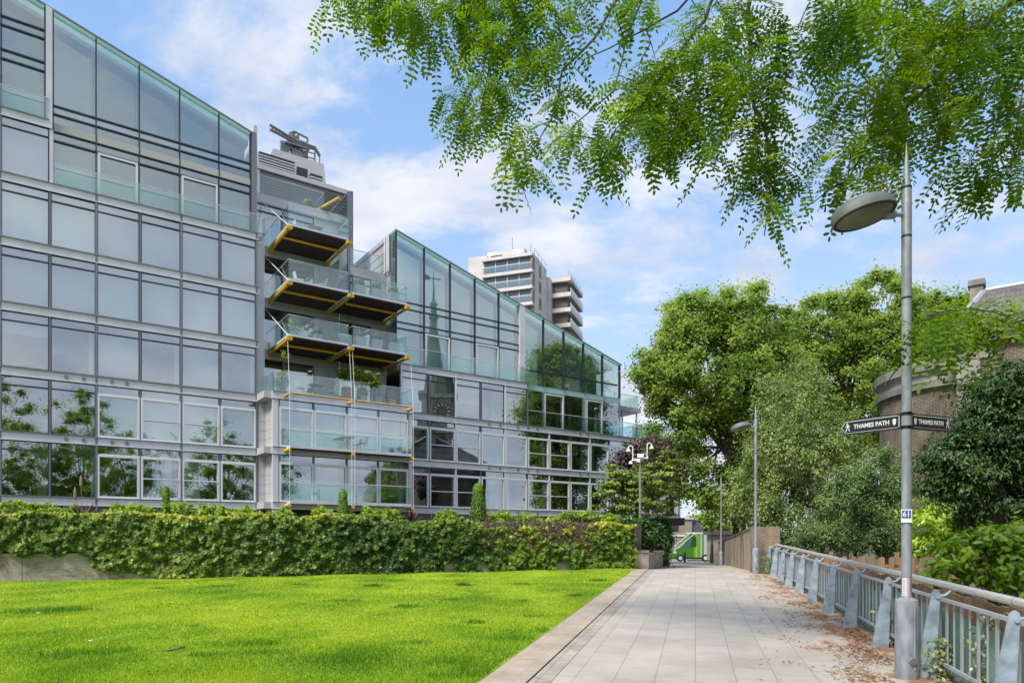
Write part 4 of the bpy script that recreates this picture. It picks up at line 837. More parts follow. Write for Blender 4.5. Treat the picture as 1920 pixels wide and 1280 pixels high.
for a0, a1 in zip(AS, AS[1:]):
    b = MB(); n = 9
    for i in range(n):
        a = a0 + (i + .5) * (a1 - a0) / n; b.pb(RU + .135, RU + .150, a - (.026 if i % 2 == 0 else .007), a + (.026 if i % 2 == 0 else .007), .10, .86)
    b.tube([PP(RU + .10, a0 + .03, .78), PP(RU + .10, a0 + .16, .78)], .006, 5); b.tube([PP(RU + .10, a0 + .03, .24), PP(RU + .10, a0 + .16, .24)], .006, 5)
    b.build('baluster_panel', m_bar, RG)
    b = MB(); n = 9
    for i in range(n):
        a = a0 + (i + .5) * (a1 - a0) / n; h = .72 + .05 * math.sin(i * 2.3 + a0 * 1.7); pts = []
        for j in range(5):
            th = math.pi * (j / 4 - .5); pts.append((RU + .17 + .035 * math.cos(th), a + .098 * math.sin(th)))
        for (u0, c0), (u1, c1) in zip(pts, pts[1:]): b.poly([PP(u0, c0, .03), PP(u1, c1, .03), PP(u1, c1, h), PP(u0, c0, h)])
    b.build('tree_guard_panel', m_gp, RG)
# timber edging behind railing
b = MB()
for i in range(0, 100): 
    a = 5 + i * .21; b.pb(3.25, 3.28, a, a + .195, -.2, .80 + .02 * math.sin(i * 1.3))
b.pb(3.29, 3.36, 5, 26, .5, .6)
o = b.build('board_fence', m_wood); tag(o, 'low brown board fence directly behind the metal railing', 'fence')
# ------------------------------------------------------------------ brick wall along the far path
BW = empty('brick_wall', PP(1.95, 45, 0), 'old yellow brick garden wall with dark stains along the far right of the path', 'wall')
m_brick = brickmat('yellow_stock_brick', (.42, .34, .24), (.30, .235, .16), (.42, .38, .32), .225, .075, .009, axes='YZ', rough=.9, bump=.5, dirt=((.055, .045, .038), .9, (.50, .70), (1, 1.6, .25)), grain=.3)
def wallstrip(name, u0, u1, a0, a1, z0f, z1f, m, parent, n=24):
    V = []; Fc = []
    for i in range(n + 1):
        a = a0 + (a1 - a0) * i / n
        for (u, zz) in ((u0, z0f(a)), (u1, z0f(a)), (u1, z1f(a)), (u0, z1f(a))): V.append((u, a, zz))
    for i in range(n):
        for j in range(4): k = 4 * i; Fc.append((k + j, k + 4 + j, k + 4 + (j + 1) % 4, k + (j + 1) % 4))
    Fc += [(0, 1, 2, 3), (4 * n + 3, 4 * n + 2, 4 * n + 1, 4 * n)]
    me = bpy.data.meshes.new(name); me.from_pydata(V, [], Fc); me.update(); o = bpy.data.objects.new(name, me); me.materials.append(m); COL.objects.link(o); o.parent = parent
    o.location = -OFF[parent.name]; o.rotation_euler = (0, 0, ROT); OFF[o.name] = Vector((0, 0, 0)); return o
gz = lambda a: .48 - .0275 * (a - 27) if a > 27 else .0178 * a
wallstrip('wall_panel', 1.97, 2.25, 26.5, 66, lambda a: gz(a) - .4, lambda a: 2.02 - .0205 * (a - 26.5) + .02 * math.sin(a * 1.9), m_brick, BW)
wallstrip('pier', 1.94, 2.9, 26.2, 26.9, lambda a: 0, lambda a: 2.1, brickmat('end_brick', (.30, .22, .15), (.22, .16, .11), (.3, .26, .2), .225, .075, .009, axes='XZ', dirt=((.05, .04, .035), .9, (.48, .68), (1, 1, .3))), BW)
wallstrip('coping', 1.94, 2.28, 26.9, 66, lambda a: 2.03 - .0205 * (a - 26.5), lambda a: 2.10 - .0205 * (a - 26.5) + .03 * math.sin(a * 2.3), mat('mossy_coping', (.16, .12, .08), .95, 0, var=.4, vscale=4), BW)
# picket fence in the garden on the right
PK = empty('picket_fence', at(1650, 1055, 17), 'low round topped timber picket fence in the garden behind the railing', 'fence')
A = Vector(at(1550, 1050, 16.5)); B = Vector(at(1830, 1050, 14.5)); A.z = B.z = .46; dd = (B - A).normalized(); n_ = int((B - A).length / .2); nn = Vector((dd.y, -dd.x, 0))
for i in range(n_):
    c = A + dd * (.2 * i); b = MB(); h = .82
    b.extrude([c - dd * .06 + Vector((0, 0, -.2)), c + dd * .06 + Vector((0, 0, -.2)), c + dd * .06 + Vector((0, 0, h - .06)), c + dd * .045 + Vector((0, 0, h - .02)), c + Vector((0, 0, h)), c - dd * .045 + Vector((0, 0, h - .02)), c - dd * .06 + Vector((0, 0, h - .06))], nn * .02); b.build('picket', m_wood, PK)
for i in range(0, n_, 7): c = A + dd * (.2 * i + .1); MB().extrude([c - dd * .05 + Vector((0, 0, -.2)), c + dd * .05 + Vector((0, 0, -.2)), c + dd * .05 + Vector((0, 0, .92)), c - dd * .05 + Vector((0, 0, .92))], nn * -.1).build('post', m_wood, PK)
for z in (.22, .58): MB().extrude([A + Vector((0, 0, z)), B + Vector((0, 0, z)), B + Vector((0, 0, z + .06)), A + Vector((0, 0, z + .06))], nn * -.03).build('rail', m_wood, PK)
# ------------------------------------------------------------------ vegetation
LENS = np.array([(0, 0, 0), (.30, .28, .03), (.26, .68, .03), (0, 1.0, -.05), (-.26, .68, .03), (-.30, .28, .03)])           # broad leaf
NARR = np.array([(0, 0, 0), (.13, .3, .02), (.11, .7, .02), (0, 1.0, -.06), (-.11, .7, .02), (-.13, .3, .02)])            # narrow leaf
IVY = np.array([(0, 0, 0), (.42, -.02, -.03), (.30, .34, .04), (.52, .62, -.04), (.17, .68, .04), (0, 1.05, -.05), (-.17, .68, .04), (-.52, .62, -.04), (-.30, .34, .04), (-.42, -.02, -.03)])
def unit(v): return v / np.maximum(np.linalg.norm(v, axis=-1, keepdims=True), 1e-9)
def cards(C, Nrm, size, shape, down=0.35, spin=1.0, hang=None):
    """place leaf polygons: centre C, facing Nrm, tip pointing to a random / hanging direction"""
    n = len(C); Nrm = unit(Nrm); rd = rng.normal(0, 1, (n, 3)) * spin; rd[:, 2] -= down * 3
    tip = rd - Nrm * (rd * Nrm).sum(1, keepdims=True); tip = unit(tip); side = np.cross(tip, Nrm)
    s = np.asarray(size).reshape(-1, 1, 1) if np.ndim(size) else size
    P = shape[None, :, 0, None] * side[:, None] + (shape[None, :, 1, None] - .4) * tip[:, None] + shape[None, :, 2, None] * Nrm[:, None]
    return C[:, None] + P * s
def blobcloud(ells, nclump, rc, nleaf, flat=.7, shell=.55, outw=.55):
    """ells: (cx,cy,cz,rx,ry,rz). returns clump centres, leaf positions, leaf normals"""
    E_ = np.array(ells, float); vol = E_[:, 3] * E_[:, 5]; w = vol / vol.sum(); idx = rng.choice(len(E_), nclump, p=w); e = E_[idx]
    d = unit(rng.normal(0, 1, (nclump, 3))); r = rng.uniform(shell, 1.0, (nclump, 1)) ** .7; cc = e[:, :3] + d * r * e[:, 3:6]
    # drop clumps buried deep inside another ellipsoid
    li = rng.integers(0, nclump, nleaf); dl = unit(rng.normal(0, 1, (nleaf, 3))); rl = np.abs(rng.normal(0, .62, (nleaf, 1)))
    rcs = rc * rng.uniform(.6, 1.3, (nclump, 1)); P = cc[li] + dl * rl * rcs[li] * np.array([1, 1, flat]) 
    nrm = unit(dl * outw + d[li] * .25 + np.array([0, 0, .55]) + rng.normal(0, .35, (nleaf, 3)))
    tone = (rng.uniform(0, 1, (nclump, 1))[li, 0] * .45 + rng.uniform(0, 1, nleaf) * .55)
    return cc, P, nrm, tone
def limb(b, A, B, r0, r1, sag=.15, n=5, seg=6):
    A = Vector(A); B = Vector(B); L = (B - A).length; k = Vector((random.uniform(-1, 1), random.uniform(-1, 1), random.uniform(0, 1))) * L * sag; P = []
    for i in range(n + 1): f = i / n; P.append(A.lerp(B, f) + k * math.sin(math.pi * f) * .5)
    b.tube(P, [r0 + (r1 - r0) * i / n for i in range(n + 1)], seg)
def tree(name, base, th, ells, nclump, rc, nleaf, ls, m, label, cat, group=None, r0=.3, shape=LENS, flat=.7, shell=.55, hang=.3, mb=None, limbs=26, outw=.55, cr='crown'):
    root = empty(name, base, label, cat, group); x, y, z = base
    cc, P, nrm, tone = blobcloud(ells, nclump, rc, nleaf, flat, shell, outw)
    V = cards(P, nrm, ls * rng.uniform(.7, 1.25, len(P)), shape, hang)
    npmesh(cr, V, shape.shape[0], m, root, tone)
    if limbs:
        top = Vector((x + random.uniform(-.2, .2), y, z + th)); b = MB(); ctr = Vector(np.mean(np.array(ells)[:, :3], axis=0)); top.x = x + (ctr.x - x) * .25; top.y = y + (ctr.y - y) * .25
        b.tube([(x, y, z - .2), (x, y, z + .05), Vector((x, y, z)).lerp(top, .5), top, top.lerp(ctr, .45), top.lerp(ctr, .9)], [r0 * 1.35, r0 * 1.1, r0 * .95, r0 * .8, r0 * .55, r0 * .25], 10); b.build('trunk', mb or m_bark, root, True)
        b = MB()
        for c in cc[:limbs]: limb(b, top.lerp(ctr, random.uniform(0, .75)), c, r0 * .28, r0 * .05)
        b.build('branches', mb or m_bark, root)
    return root
def EL(px, py, Y, rx, ry, ryd=None):      # ellipsoid given by its bearing and reach
    c = at(px, py, Y); return (c[0], c[1], c[2], rx * Y / FPX, (ryd if ryd else rx) * Y / FPX, ry * Y / FPX)
m_plane = leafmat('plane_leaf', (.12, .20, .045), (.24, .36, .075), (.38, .48, .12), trans=.52, patch=.25, spec=.2)
m_birch = leafmat('birch_leaf', (.13, .20, .06), (.25, .35, .11), (.42, .50, .20), trans=.35, patch=.5)
m_under = leafmat('shrub_leaf', (.06, .12, .035), (.14, .23, .07), (.27, .37, .14), trans=.25, patch=.6)
m_yew = leafmat('yew_needles', (.018, .052, .012), (.042, .098, .024), (.10, .175, .045), trans=.08, patch=.8)
m_laurel = leafmat('laurel_leaf', (.13, .25, .02), (.32, .50, .04), (.58, .68, .12), trans=.4, patch=1.2, rough=.3, spec=.6)
m_lime = leafmat('lime_shrub_leaf', (.12, .24, .02), (.30, .44, .04), (.48, .58, .09), trans=.35, patch=1)
m_corn = leafmat('cornus_leaf', (.06, .12, .02), (.20, .28, .05), (.42, .48, .12), trans=.3, patch=.7)
m_purp = leafmat('purple_leaf', (.045, .03, .03), (.10, .065, .06), (.17, .13, .11), trans=.15, patch=.8)
m_ivyd = leafmat('dark_ivy_leaf', (.010, .04, .008), (.03, .09, .014), (.09, .20, .03), trans=.15, patch=1, rough=.35, spec=.5)
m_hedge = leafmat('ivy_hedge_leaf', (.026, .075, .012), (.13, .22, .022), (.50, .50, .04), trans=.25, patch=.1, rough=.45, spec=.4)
g1 = 'large trees beyond the garden on the right'
def gb(px, Y): x = (px - 960) / FPX * Y; return (x, Y, G(x, Y))
tree('plane_tree', gb(1392, 48), 6, [EL(1330, 690, 48, 118, 120), EL(1405, 605, 48, 78, 78), EL(1250, 690, 48, 62, 55), EL(1275, 790, 48, 66, 80), EL(1300, 885, 48, 46, 55), EL(1430, 760, 48, 95, 120), EL(1385, 915, 48, 75, 60), EL(1300, 610, 48, 62, 62)], 620, .95, 170000, .21, m_plane, 'broad bright green tree left of the others, crown hanging over the path gateway', 'tree', g1, r0=.45, shell=.6)
tree('plane_tree', gb(1580, 56), 7, [EL(1560, 620, 56, 85, 72), EL(1645, 590, 56, 76, 78), EL(1560, 760, 56, 110, 120), EL(1480, 660, 56, 55, 75), EL(1650, 730, 56, 95, 130)], 560, 1.0, 140000, .23, m_plane, 'tall green tree whose highest top rises left of the nearest lamp pole', 'tree', g1, r0=.45, shell=.6)
tree('plane_tree', gb(1760, 60), 7, [EL(1750, 605, 60, 80, 55), EL(1815, 600, 60, 55, 48), EL(1830, 650, 60, 70, 65), EL(1740, 720, 60, 80, 100)], 180, 1.2, 40000, .28, m_plane, 'green tree rising behind the apse of the brick church', 'tree', g1, r0=.4, shell=.6)
tree('birch_tree', gb(1500, 30), 4, [EL(1480, 770, 30, 62, 90), EL(1470, 860, 30, 85, 75), EL(1555, 870, 30, 85, 80), EL(1420, 925, 30, 58, 60), EL(1500, 975, 30, 100, 60), EL(1590, 960, 30, 60, 70)], 300, .55, 76000, .125, m_birch, 'pale feathery birch like tree hanging over the railing end', 'tree', None, r0=.14, shape=NARR * np.array([1.6, 1, 1]), flat=1.3, shell=.35, hang=.8, limbs=30, mb=mat('pale_bark', (.25, .24, .21), .8, 0, var=.4, vscale=9))
b0 = gb(1600, 23)
tree('garden_shrub', b0, 1.0, [EL(1605, 950, 23, 70, 85), EL(1545, 1005, 23, 60, 42), EL(1660, 1000, 23, 60, 50), EL(1660, 900, 23, 45, 60)], 200, .34, 60000, .085, m_under, 'feathery grey green shrub left of the nearest lamp pole above the picket fence', 'shrub', None, r0=.06, flat=.9, shell=.3, hang=.4, shape=NARR * np.array([1.5, 1, 1]))
tree('garden_shrub', gb(1455, 26.5), .3, [EL(1452, 1010, 26.5, 30, 32), EL(1480, 1035, 25, 25, 22)], 26, .3, 4500, .11, m_under, 'small leafy shrub at the end of the brick wall behind the railing', 'shrub', None, r0=.05, flat=.6, shell=.2)
tree('garden_shrub', gb(1765, 17), .5, [EL(1755, 975, 17, 52, 38), EL(1815, 1000, 17, 40, 35), EL(1735, 1020, 17, 30, 25)], 60, .3, 8500, .13, m_laurel, 'yellow green shrub just right of the nearest lamp pole under the yew', 'shrub', None, r0=.05, flat=.5, shell=.3, shape=NARR * np.array([1.5, 1, 1]))
tree('laurel_bush', gb(1860, 11), .3, [EL(1850, 1045, 11, 75, 62), EL(1925, 1040, 11, 60, 70), EL(1770, 1080, 11, 45, 34), EL(1980, 1080, 11, 70, 50)], 110, .22, 7500, .13, m_laurel, 'glossy bright green laurel bush growing against the railing at right', 'bush', None, r0=.04, flat=.7, shell=.5, shape=NARR * np.array([1.7, 1, 1]), hang=-.25)
tree('yew_tree', gb(1860, 14.5), 2.5, [EL(1868, 815, 14.5, 72, 110), EL(1862, 745, 14.5, 50, 50), EL(1935, 780, 14.5, 90, 120), EL(1785, 885, 14.5, 58, 70), EL(1830, 850, 14.5, 60, 90), EL(1880, 930, 14.5, 90, 60), EL(2020, 850, 14.5, 120, 180)], 460, .40, 110000, .095, m_yew, 'dark dense yew tree filling the right edge behind the laurel', 'tree', None, r0=.2, shape=NARR * np.array([1.3, 1, 1]), flat=.55, shell=.45, hang=.7)
tree('layered_tree', gb(1200, 33), 2.4, [EL(1195, 900, 33, 62, 52), EL(1150, 905, 33, 34, 42), EL(1245, 900, 33, 36, 60), EL(1200, 950, 33, 72, 32), EL(1140, 940, 33, 30, 28)], 150, .42, 26000, .13, m_corn, 'yellow green layered tree in front of the building corner', 'tree', None, r0=.08, flat=.28, shell=.2, hang=.1, outw=.25)
tree('purple_tree', gb(1215, 38), 3, [EL(1215, 850, 38, 48, 38), EL(1170, 875, 38, 30, 25), EL(1262, 880, 38, 25, 40)], 70, .5, 8000, .16, m_purp, 'dark purple leaved tree behind the yellow green layered tree', 'tree', None, r0=.1, flat=.8, shell=.3)
tree('ivy_bush', (e1.x - 1.0, e1.y + 2.2, 1.0), .2, [EL(1192, 1003, 28.9, 36, 32), EL(1228, 1006, 30.5, 24, 30), EL(1172, 990, 28.4, 22, 28)], 70, .3, 13000, .15, m_ivyd, 'dark green climber heaped over the concrete planter', 'bush', None, r0=.03, flat=.8, shell=.4, limbs=0)
tree('ivy_bush', (e2.x - .1, e2.y, 0), .2, [EL(1248, 1010, 33, 10, 44)], 30, .22, 4500, .13, m_ivyd, 'narrow dark ivy column beside the gateway opening', 'bush', None, r0=.03, flat=1.3, shell=.4, limbs=0)
tree('distant_tree', gb(1360, 92), 5, [EL(1350, 965, 92, 45, 42), EL(1400, 940, 92, 50, 55), EL(1330, 985, 92, 22, 25)], 80, 1.3, 9000, .5, m_plane, 'distant light green trees filling the end of the lane', 'tree', None, r0=.3, shell=.4)
for (x, y, h, lb) in ((21, 3, 18, 'bushy green tree right of the camera, seen in window reflections'), (13.5, -9, 20, 'tall green tree behind the camera, seen in window reflections'), (5.5, -12, 21, 'broad green tree further behind the camera, seen in window reflections')):
    tree('park_tree', (x, y, 0), 3, [(x, y, h * .56, 4.6, 4.6, h * .42), (x + 3, y + 1, h * .45, 4.8, 4, 6.0), (x - 3, y - 1, h * .36, 3.5, 4, 4.5)], 160, 1.0, 34000, .24, m_plane, lb, 'tree', None, r0=.25, shell=.5)
# ---- ivy hedge along the wall
IV = empty('ivy_hedge', WP(9, .1, .3), 'long leafy ivy hedge covering the wall along the far edge of the lawn', 'hedge')
def bumps(s, z, sc, seed=0):
    r = np.random.default_rng(50 + seed); G_ = r.normal(0, 1, (400, 60)); x = (s + 6) / sc; y = (z + 1) / sc; i = np.floor(x).astype(int); j = np.floor(y).astype(int); fx, fy = x - i, y - j; fx = fx * fx * (3 - 2 * fx); fy = fy * fy * (3 - 2 * fy); g = lambda a, b: G_[a % 400, b % 60]
    return (g(i, j) * (1 - fx) + g(i + 1, j) * fx) * (1 - fy) + (g(i, j + 1) * (1 - fx) + g(i + 1, j + 1) * fx) * fy
def hedge(n):
    s = rng.uniform(-7.5, WL - .15, n); f = rng.uniform(0, 1, n)
    topz = 2.50 + .04 * np.sin(s * 1.9) + .05 * bumps(s, s * 0, .35, 3) - .012 * s * (s > 12) - .18 * ((s > 15.6) & (s < 19.5)); bot = np.where(s < 2.6, 1.22, .30 + .12 * np.sin(s * 3.1)) + .1 * np.sin(s * 7); bot = np.where((s >= 2.6) & (s < 5), .75 - (s - 2.6) * .16, bot)
    z = bot + (topz - bot) * f; bulge = .15 + bumps(s, z, .38) * .07 + bumps(s, z, .13, 1) * .07
    q = bulge * rng.uniform(.25, 1.1, n) + .03
    gap = (np.sin(s * 2.9 + 1) * np.sin(s * 1.27) > .55) & (f < .28) & (s > 12)
    brown = ((s > 15.3) & (s < 19.9) & (f > .62 + .12 * bumps(s, z, .5, 6)) & (rng.uniform(0, 1, n) < .55))
    ok = ~gap & ~brown; s, z, q, f = s[ok], z[ok], q[ok], f[ok]; n = len(s)
    P = np.stack([W0.x + WD.x * s + WN.x * q, W0.y + WD.y * s + WN.y * q, z], 1)
    nn = np.array([WN.x, WN.y, .0]); nrm = nn + np.array([0, 0, .55]) + rng.normal(0, .42, (n, 3))
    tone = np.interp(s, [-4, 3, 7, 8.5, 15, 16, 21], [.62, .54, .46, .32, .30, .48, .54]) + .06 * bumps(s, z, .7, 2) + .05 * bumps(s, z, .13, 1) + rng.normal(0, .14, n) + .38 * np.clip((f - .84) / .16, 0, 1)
    return P, nrm, tone
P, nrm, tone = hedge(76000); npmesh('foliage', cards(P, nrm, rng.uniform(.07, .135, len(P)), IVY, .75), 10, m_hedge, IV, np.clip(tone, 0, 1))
b = MB()
for i in range(520):
    s = random.uniform(15.2, 20) if i < 330 else random.uniform(-3, 5 if i < 420 else WL - .5); z = random.uniform(1.3, 2.2) if i < 330 else random.uniform(.5, 1.3); L = random.uniform(.3, .9); q = random.uniform(.02, .2); dz = random.uniform(-.6, .6)
    b.tube([WP(s, q, z), WP(s + L * .5, q + random.uniform(-.05, .08), z + dz * .4 + random.uniform(-.1, .1)), WP(s + L * random.uniform(.3, 1), q, z + dz)], random.uniform(.004, .009), 4, False)
b.build('bare_stems', mat('bare_stem', (.17, .12, .10), .9, 0, var=.3), IV)
b = MB()
for i in range(3): pass
P2 = []; n2 = 4200; s = rng.uniform(15.2, 20.0, n2); z = rng.uniform(1.5, 2.3, n2); q = rng.uniform(.05, .2, n2); P2 = np.stack([W0.x + WD.x * s + WN.x * q, W0.y + WD.y * s + WN.y * q, z], 1)
npmesh('withered_leaves', cards(P2, np.array([WN.x, WN.y, .3]) + rng.normal(0, .6, (n2, 3)), rng.uniform(.04, .08, n2), LENS, .5), 6, leafmat('withered_leaf', (.07, .045, .04), (.16, .11, .095), (.26, .19, .15), trans=.1), IV, rng.uniform(0, 1, n2))
# ---- shrubs standing on the terrace behind the hedge
def wq(px, q):       # point of the line parallel to the wall at offset q (behind: negative) seen at bearing px
    r = (px - 960) / FPX; o = W0 + WN * q; s = (r * o.y - o.x) / (WD.x - r * WD.y); p = o + WD * s; return p
mounds = [(25, 950, 34), (75, 955, 26), (120, 957, 20), (220, 957, 26), (262, 955, 22), (330, 953, 26), (372, 955, 24), (410, 956, 20), (455, 960, 22), (530, 962, 20), (605, 962, 22), (690, 962, 26), (730, 963, 18), (840, 968, 20), (935, 970, 24), (985, 973, 26), (1030, 971, 28), (1075, 968, 28), (1105, 966, 30), (1140, 972, 26)]
places = ['at the far left of the hedge', 'second from the far left above the hedge', 'beside the spiky plant at left', 'between the spiky plant and the left topiary', 'just left of the smallest topiary cone', 'just right of the smallest topiary cone', 'second right of the smallest topiary cone', 'below the left windows near the building pier', 'below the grey panelled pier', 'below the left end of the lowest balcony', 'just left of the middle topiary cone', 'right of the middle topiary cone', 'left of the middle spiky plant', 'just left of the largest topiary cone', 'just right of the largest topiary cone', 'second right of the largest topiary cone', 'in the middle of the right hand row', 'under the purple grass plant', 'near the layered tree', 'at the right end of the row beside the layered tree']
for (px, py, r), pl in zip(mounds, places):
    p = wq(px, -.9); Y = p.y; c = at(px, py + 1, Y)
    tree('low_shrub', (p.x, p.y, 2.05), 0, [(p.x, p.y, c[2] - .06, r * 1.25 * Y / FPX, .5, .30)], 20, .17, 2000, .085, m_lime, 'lime green mounded shrub ' + pl, 'shrub', 'lime green shrubs on the terrace behind the hedge', limbs=0, shell=.3, flat=.8, cr='foliage')
m_top = leafmat('topiary_leaf', (.05, .12, .01), (.13, .25, .015), (.26, .40, .03), trans=.2, patch=3)
for px, y0, y1, w, lb in ((311, 911, 958, 21, 'smallest clipped conical topiary, left above the hedge'), (643, 917, 962, 27, 'middle clipped conical topiary in front of the lowest balcony'), (897, 905, 980, 37, 'largest clipped conical topiary standing before the right hand windows')):
    p = wq(px, -1.0); Y = p.y; zt = CAMZ + (HOR - y0) * Y / FPX; r = w / 2 * Y / FPX; root = empty('topiary_cone', (p.x, p.y, 2.1), lb, 'topiary', 'clipped conical topiaries behind the hedge'); n = 5200; h = zt - 2.0
    f = rng.uniform(0, 1, n); rr = r * np.where(f > .8, np.sqrt(np.clip(1 - ((f - .8) / .2) ** 2, 0, 1)) * .62, 1.0 - .46 * (f / .8) ** 1.6); th = rng.uniform(0, 6.283, n); d = np.stack([np.cos(th), np.sin(th), np.full(n, .35)], 1); rd = rr * rng.uniform(.8, 1.03, n)
    P = np.stack([p.x + np.cos(th) * rd, p.y + np.sin(th) * rd, 2.0 + f * h], 1); npmesh('foliage', cards(P, d + rng.normal(0, .35, (n, 3)), .05, LENS, -.6), 6, m_top, root, rng.uniform(0, 1, n))
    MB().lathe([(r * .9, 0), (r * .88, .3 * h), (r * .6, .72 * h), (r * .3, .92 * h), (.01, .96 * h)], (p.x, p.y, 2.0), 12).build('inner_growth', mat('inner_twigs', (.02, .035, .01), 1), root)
m_phor = leafmat('bronze_strap_leaf', (.05, .03, .025), (.13, .08, .06), (.26, .18, .13), trans=.15, patch=2)
for px, py, h, n, lb in ((155, 955, 1.0, 70, 'bronze spiky strap leaved plant behind the hedge at left'), (768, 962, .95, 60, 'bronze spiky strap leaved plant below the balcony cables'), (1088, 975, .75, 45, 'bronze tufted plant near the layered tree')):
    p = wq(px, -.8); V = []
    for i in range(n):
        th = random.uniform(0, 6.28); el = random.uniform(.35, 1.35); L = h * random.uniform(.6, 1.1); d = Vector((math.cos(th) * math.cos(el), math.sin(th) * math.cos(el), math.sin(el))); sd_ = Vector((-d.y, d.x, 0)).normalized() * .022; B = Vector((p.x, p.y, 2.05)); M1 = B + d * L * .6; Tt = B + d * L + Vector((0, 0, -L * .12))
        V.append([B - sd_, B + sd_, M1 + sd_, Tt, Tt - Vector((0, 0, .004)), M1 - sd_])
    root = empty('strap_leaf_plant', (p.x, p.y, 2.05), lb, 'plant'); npmesh('leaves', np.array([[tuple(v) for v in q] for q in V]), 6, m_phor, root, rng.uniform(0, 1, n))
    if px == 155:
        b = MB()
        for k, (dx, hh) in enumerate(((-.25, 1.15), (-.05, 1.55))): b.tube([(p.x + dx * .3, p.y, 2.05), (p.x + dx, p.y, 2.0 + hh)], [.012, .008], 5); b.lathe([(.01, 0), (.05, .1), (.045, .3), (.01, .45)], (p.x + dx, p.y, 1.8 + hh), 8)
        b.build('flower_spike', mat('dry_flower', (.25, .17, .11), .9), root)
# ---- locust branches hanging over the path
LT = empty('locust_tree', (9.6, 2.2, 0), 'locust tree whose feathery branches hang across the top of the view', 'tree')
K = Vector((9.4, 2.6, 7.6)); sk = []
SC = 1.66
def pl(*pts): return [Vector(at(p[0], p[1], (p[2] if len(p) > 2 else 5.2) * SC)) for p in pts]
A0 = pl((1650, -250, 4.7))[0]; A1_ = pl((1380, -90, 5.2))[0]; A2_ = pl((1250, -120, 5.5))[0]; A3_ = pl((1000, -70, 5.9))[0]; B0 = pl((2100, -100, 4.5))[0]; B1_ = pl((1965, 180, 4.9))[0]
branches = [([K, K.lerp(A0, .5) + Vector((0, 0, .3)), A0], .085, .05), ([A0] + pl((1500, -160, 4.9), (1402, -40, 5), (1408, 130, 5), (1415, 200, 5), (1440, 270, 5), (1443, 380, 5), (1432, 445, 5)), .042, .006),
            ([A0, A1_], .045, .035), ([A1_] + pl((1320, 40, 5.2), (1250, 130, 5.2), (1190, 212, 5.1), (1156, 240, 5), (1138, 292, 5)), .026, .006), ([A1_] + pl((1270, 20, 5.4), (1180, 70, 5.5), (1105, 108, 5.6)), .02, .007),
            ([A0, A2_], .04, .032), ([A2_] + pl((1160, -5, 5.6), (1112, 72, 5.6), (1055, 132, 5.6), (1042, 200, 5.5), (990, 300, 5.4)), .026, .005), ([A2_, A3_], .03, .022), ([A3_] + pl((935, 40, 6), (905, 130, 6), (865, 215, 6)), .018, .005), ([A3_] + pl((800, -40, 6.1), (720, 20, 6.1), (690, 50, 6.1)), .018, .005),
            ([A2_] + pl((1180, 60, 5.4), (1150, 170, 5.3), (1060, 250, 5.2), (960, 320, 5.1)), .016, .004),
            ([K, K.lerp(B0, .5), B0], .08, .05), ([B0] + pl((1960, -40, 4.8), (1870, 25, 5), (1790, 112, 5), (1740, 168, 5), (1692, 205, 5), (1632, 262, 5), (1590, 335, 5), (1520, 380, 5)), .045, .005),
            ([B0, B1_], .04, .03), ([B1_] + pl((1855, 228, 4.9), (1775, 245, 4.9)), .022, .006), ([B1_] + pl((1930, 285, 4.8), (1860, 325, 4.8)), .018, .005), ([B1_] + pl((2050, 420, 4.4), (2010, 570, 4.2), (1905, 606, 4.1), (1800, 606, 4.0), (1740, 602, 4.0)), .026, .004)]
b = MB(); nodes = []
for P, ra, rb in branches:
    Q = [P[0]]
    for a, c in zip(P, P[1:]):
        m = max(1, int((c - a).length / .2))
        for i in range(1, m + 1): Q.append(a.lerp(c, i / m) + Vector((rng.normal(0, .012), rng.normal(0, .012), rng.normal(0, .012))))
    n = len(Q); b.tube(Q, [ra + (rb - ra) * i / (n - 1) for i in range(n)], 7); nodes += Q[1:] if ra < .05 else []
b.tube([(9.6, 2.2, -.3), (9.6, 2.2, .1), (9.5, 2.2, 3.5), (9.5, 2.4, 6.0), tuple(K)], [.36, .28, .23, .18, .14], 12)
b.build('trunk_and_limbs', m_bark, LT, True)
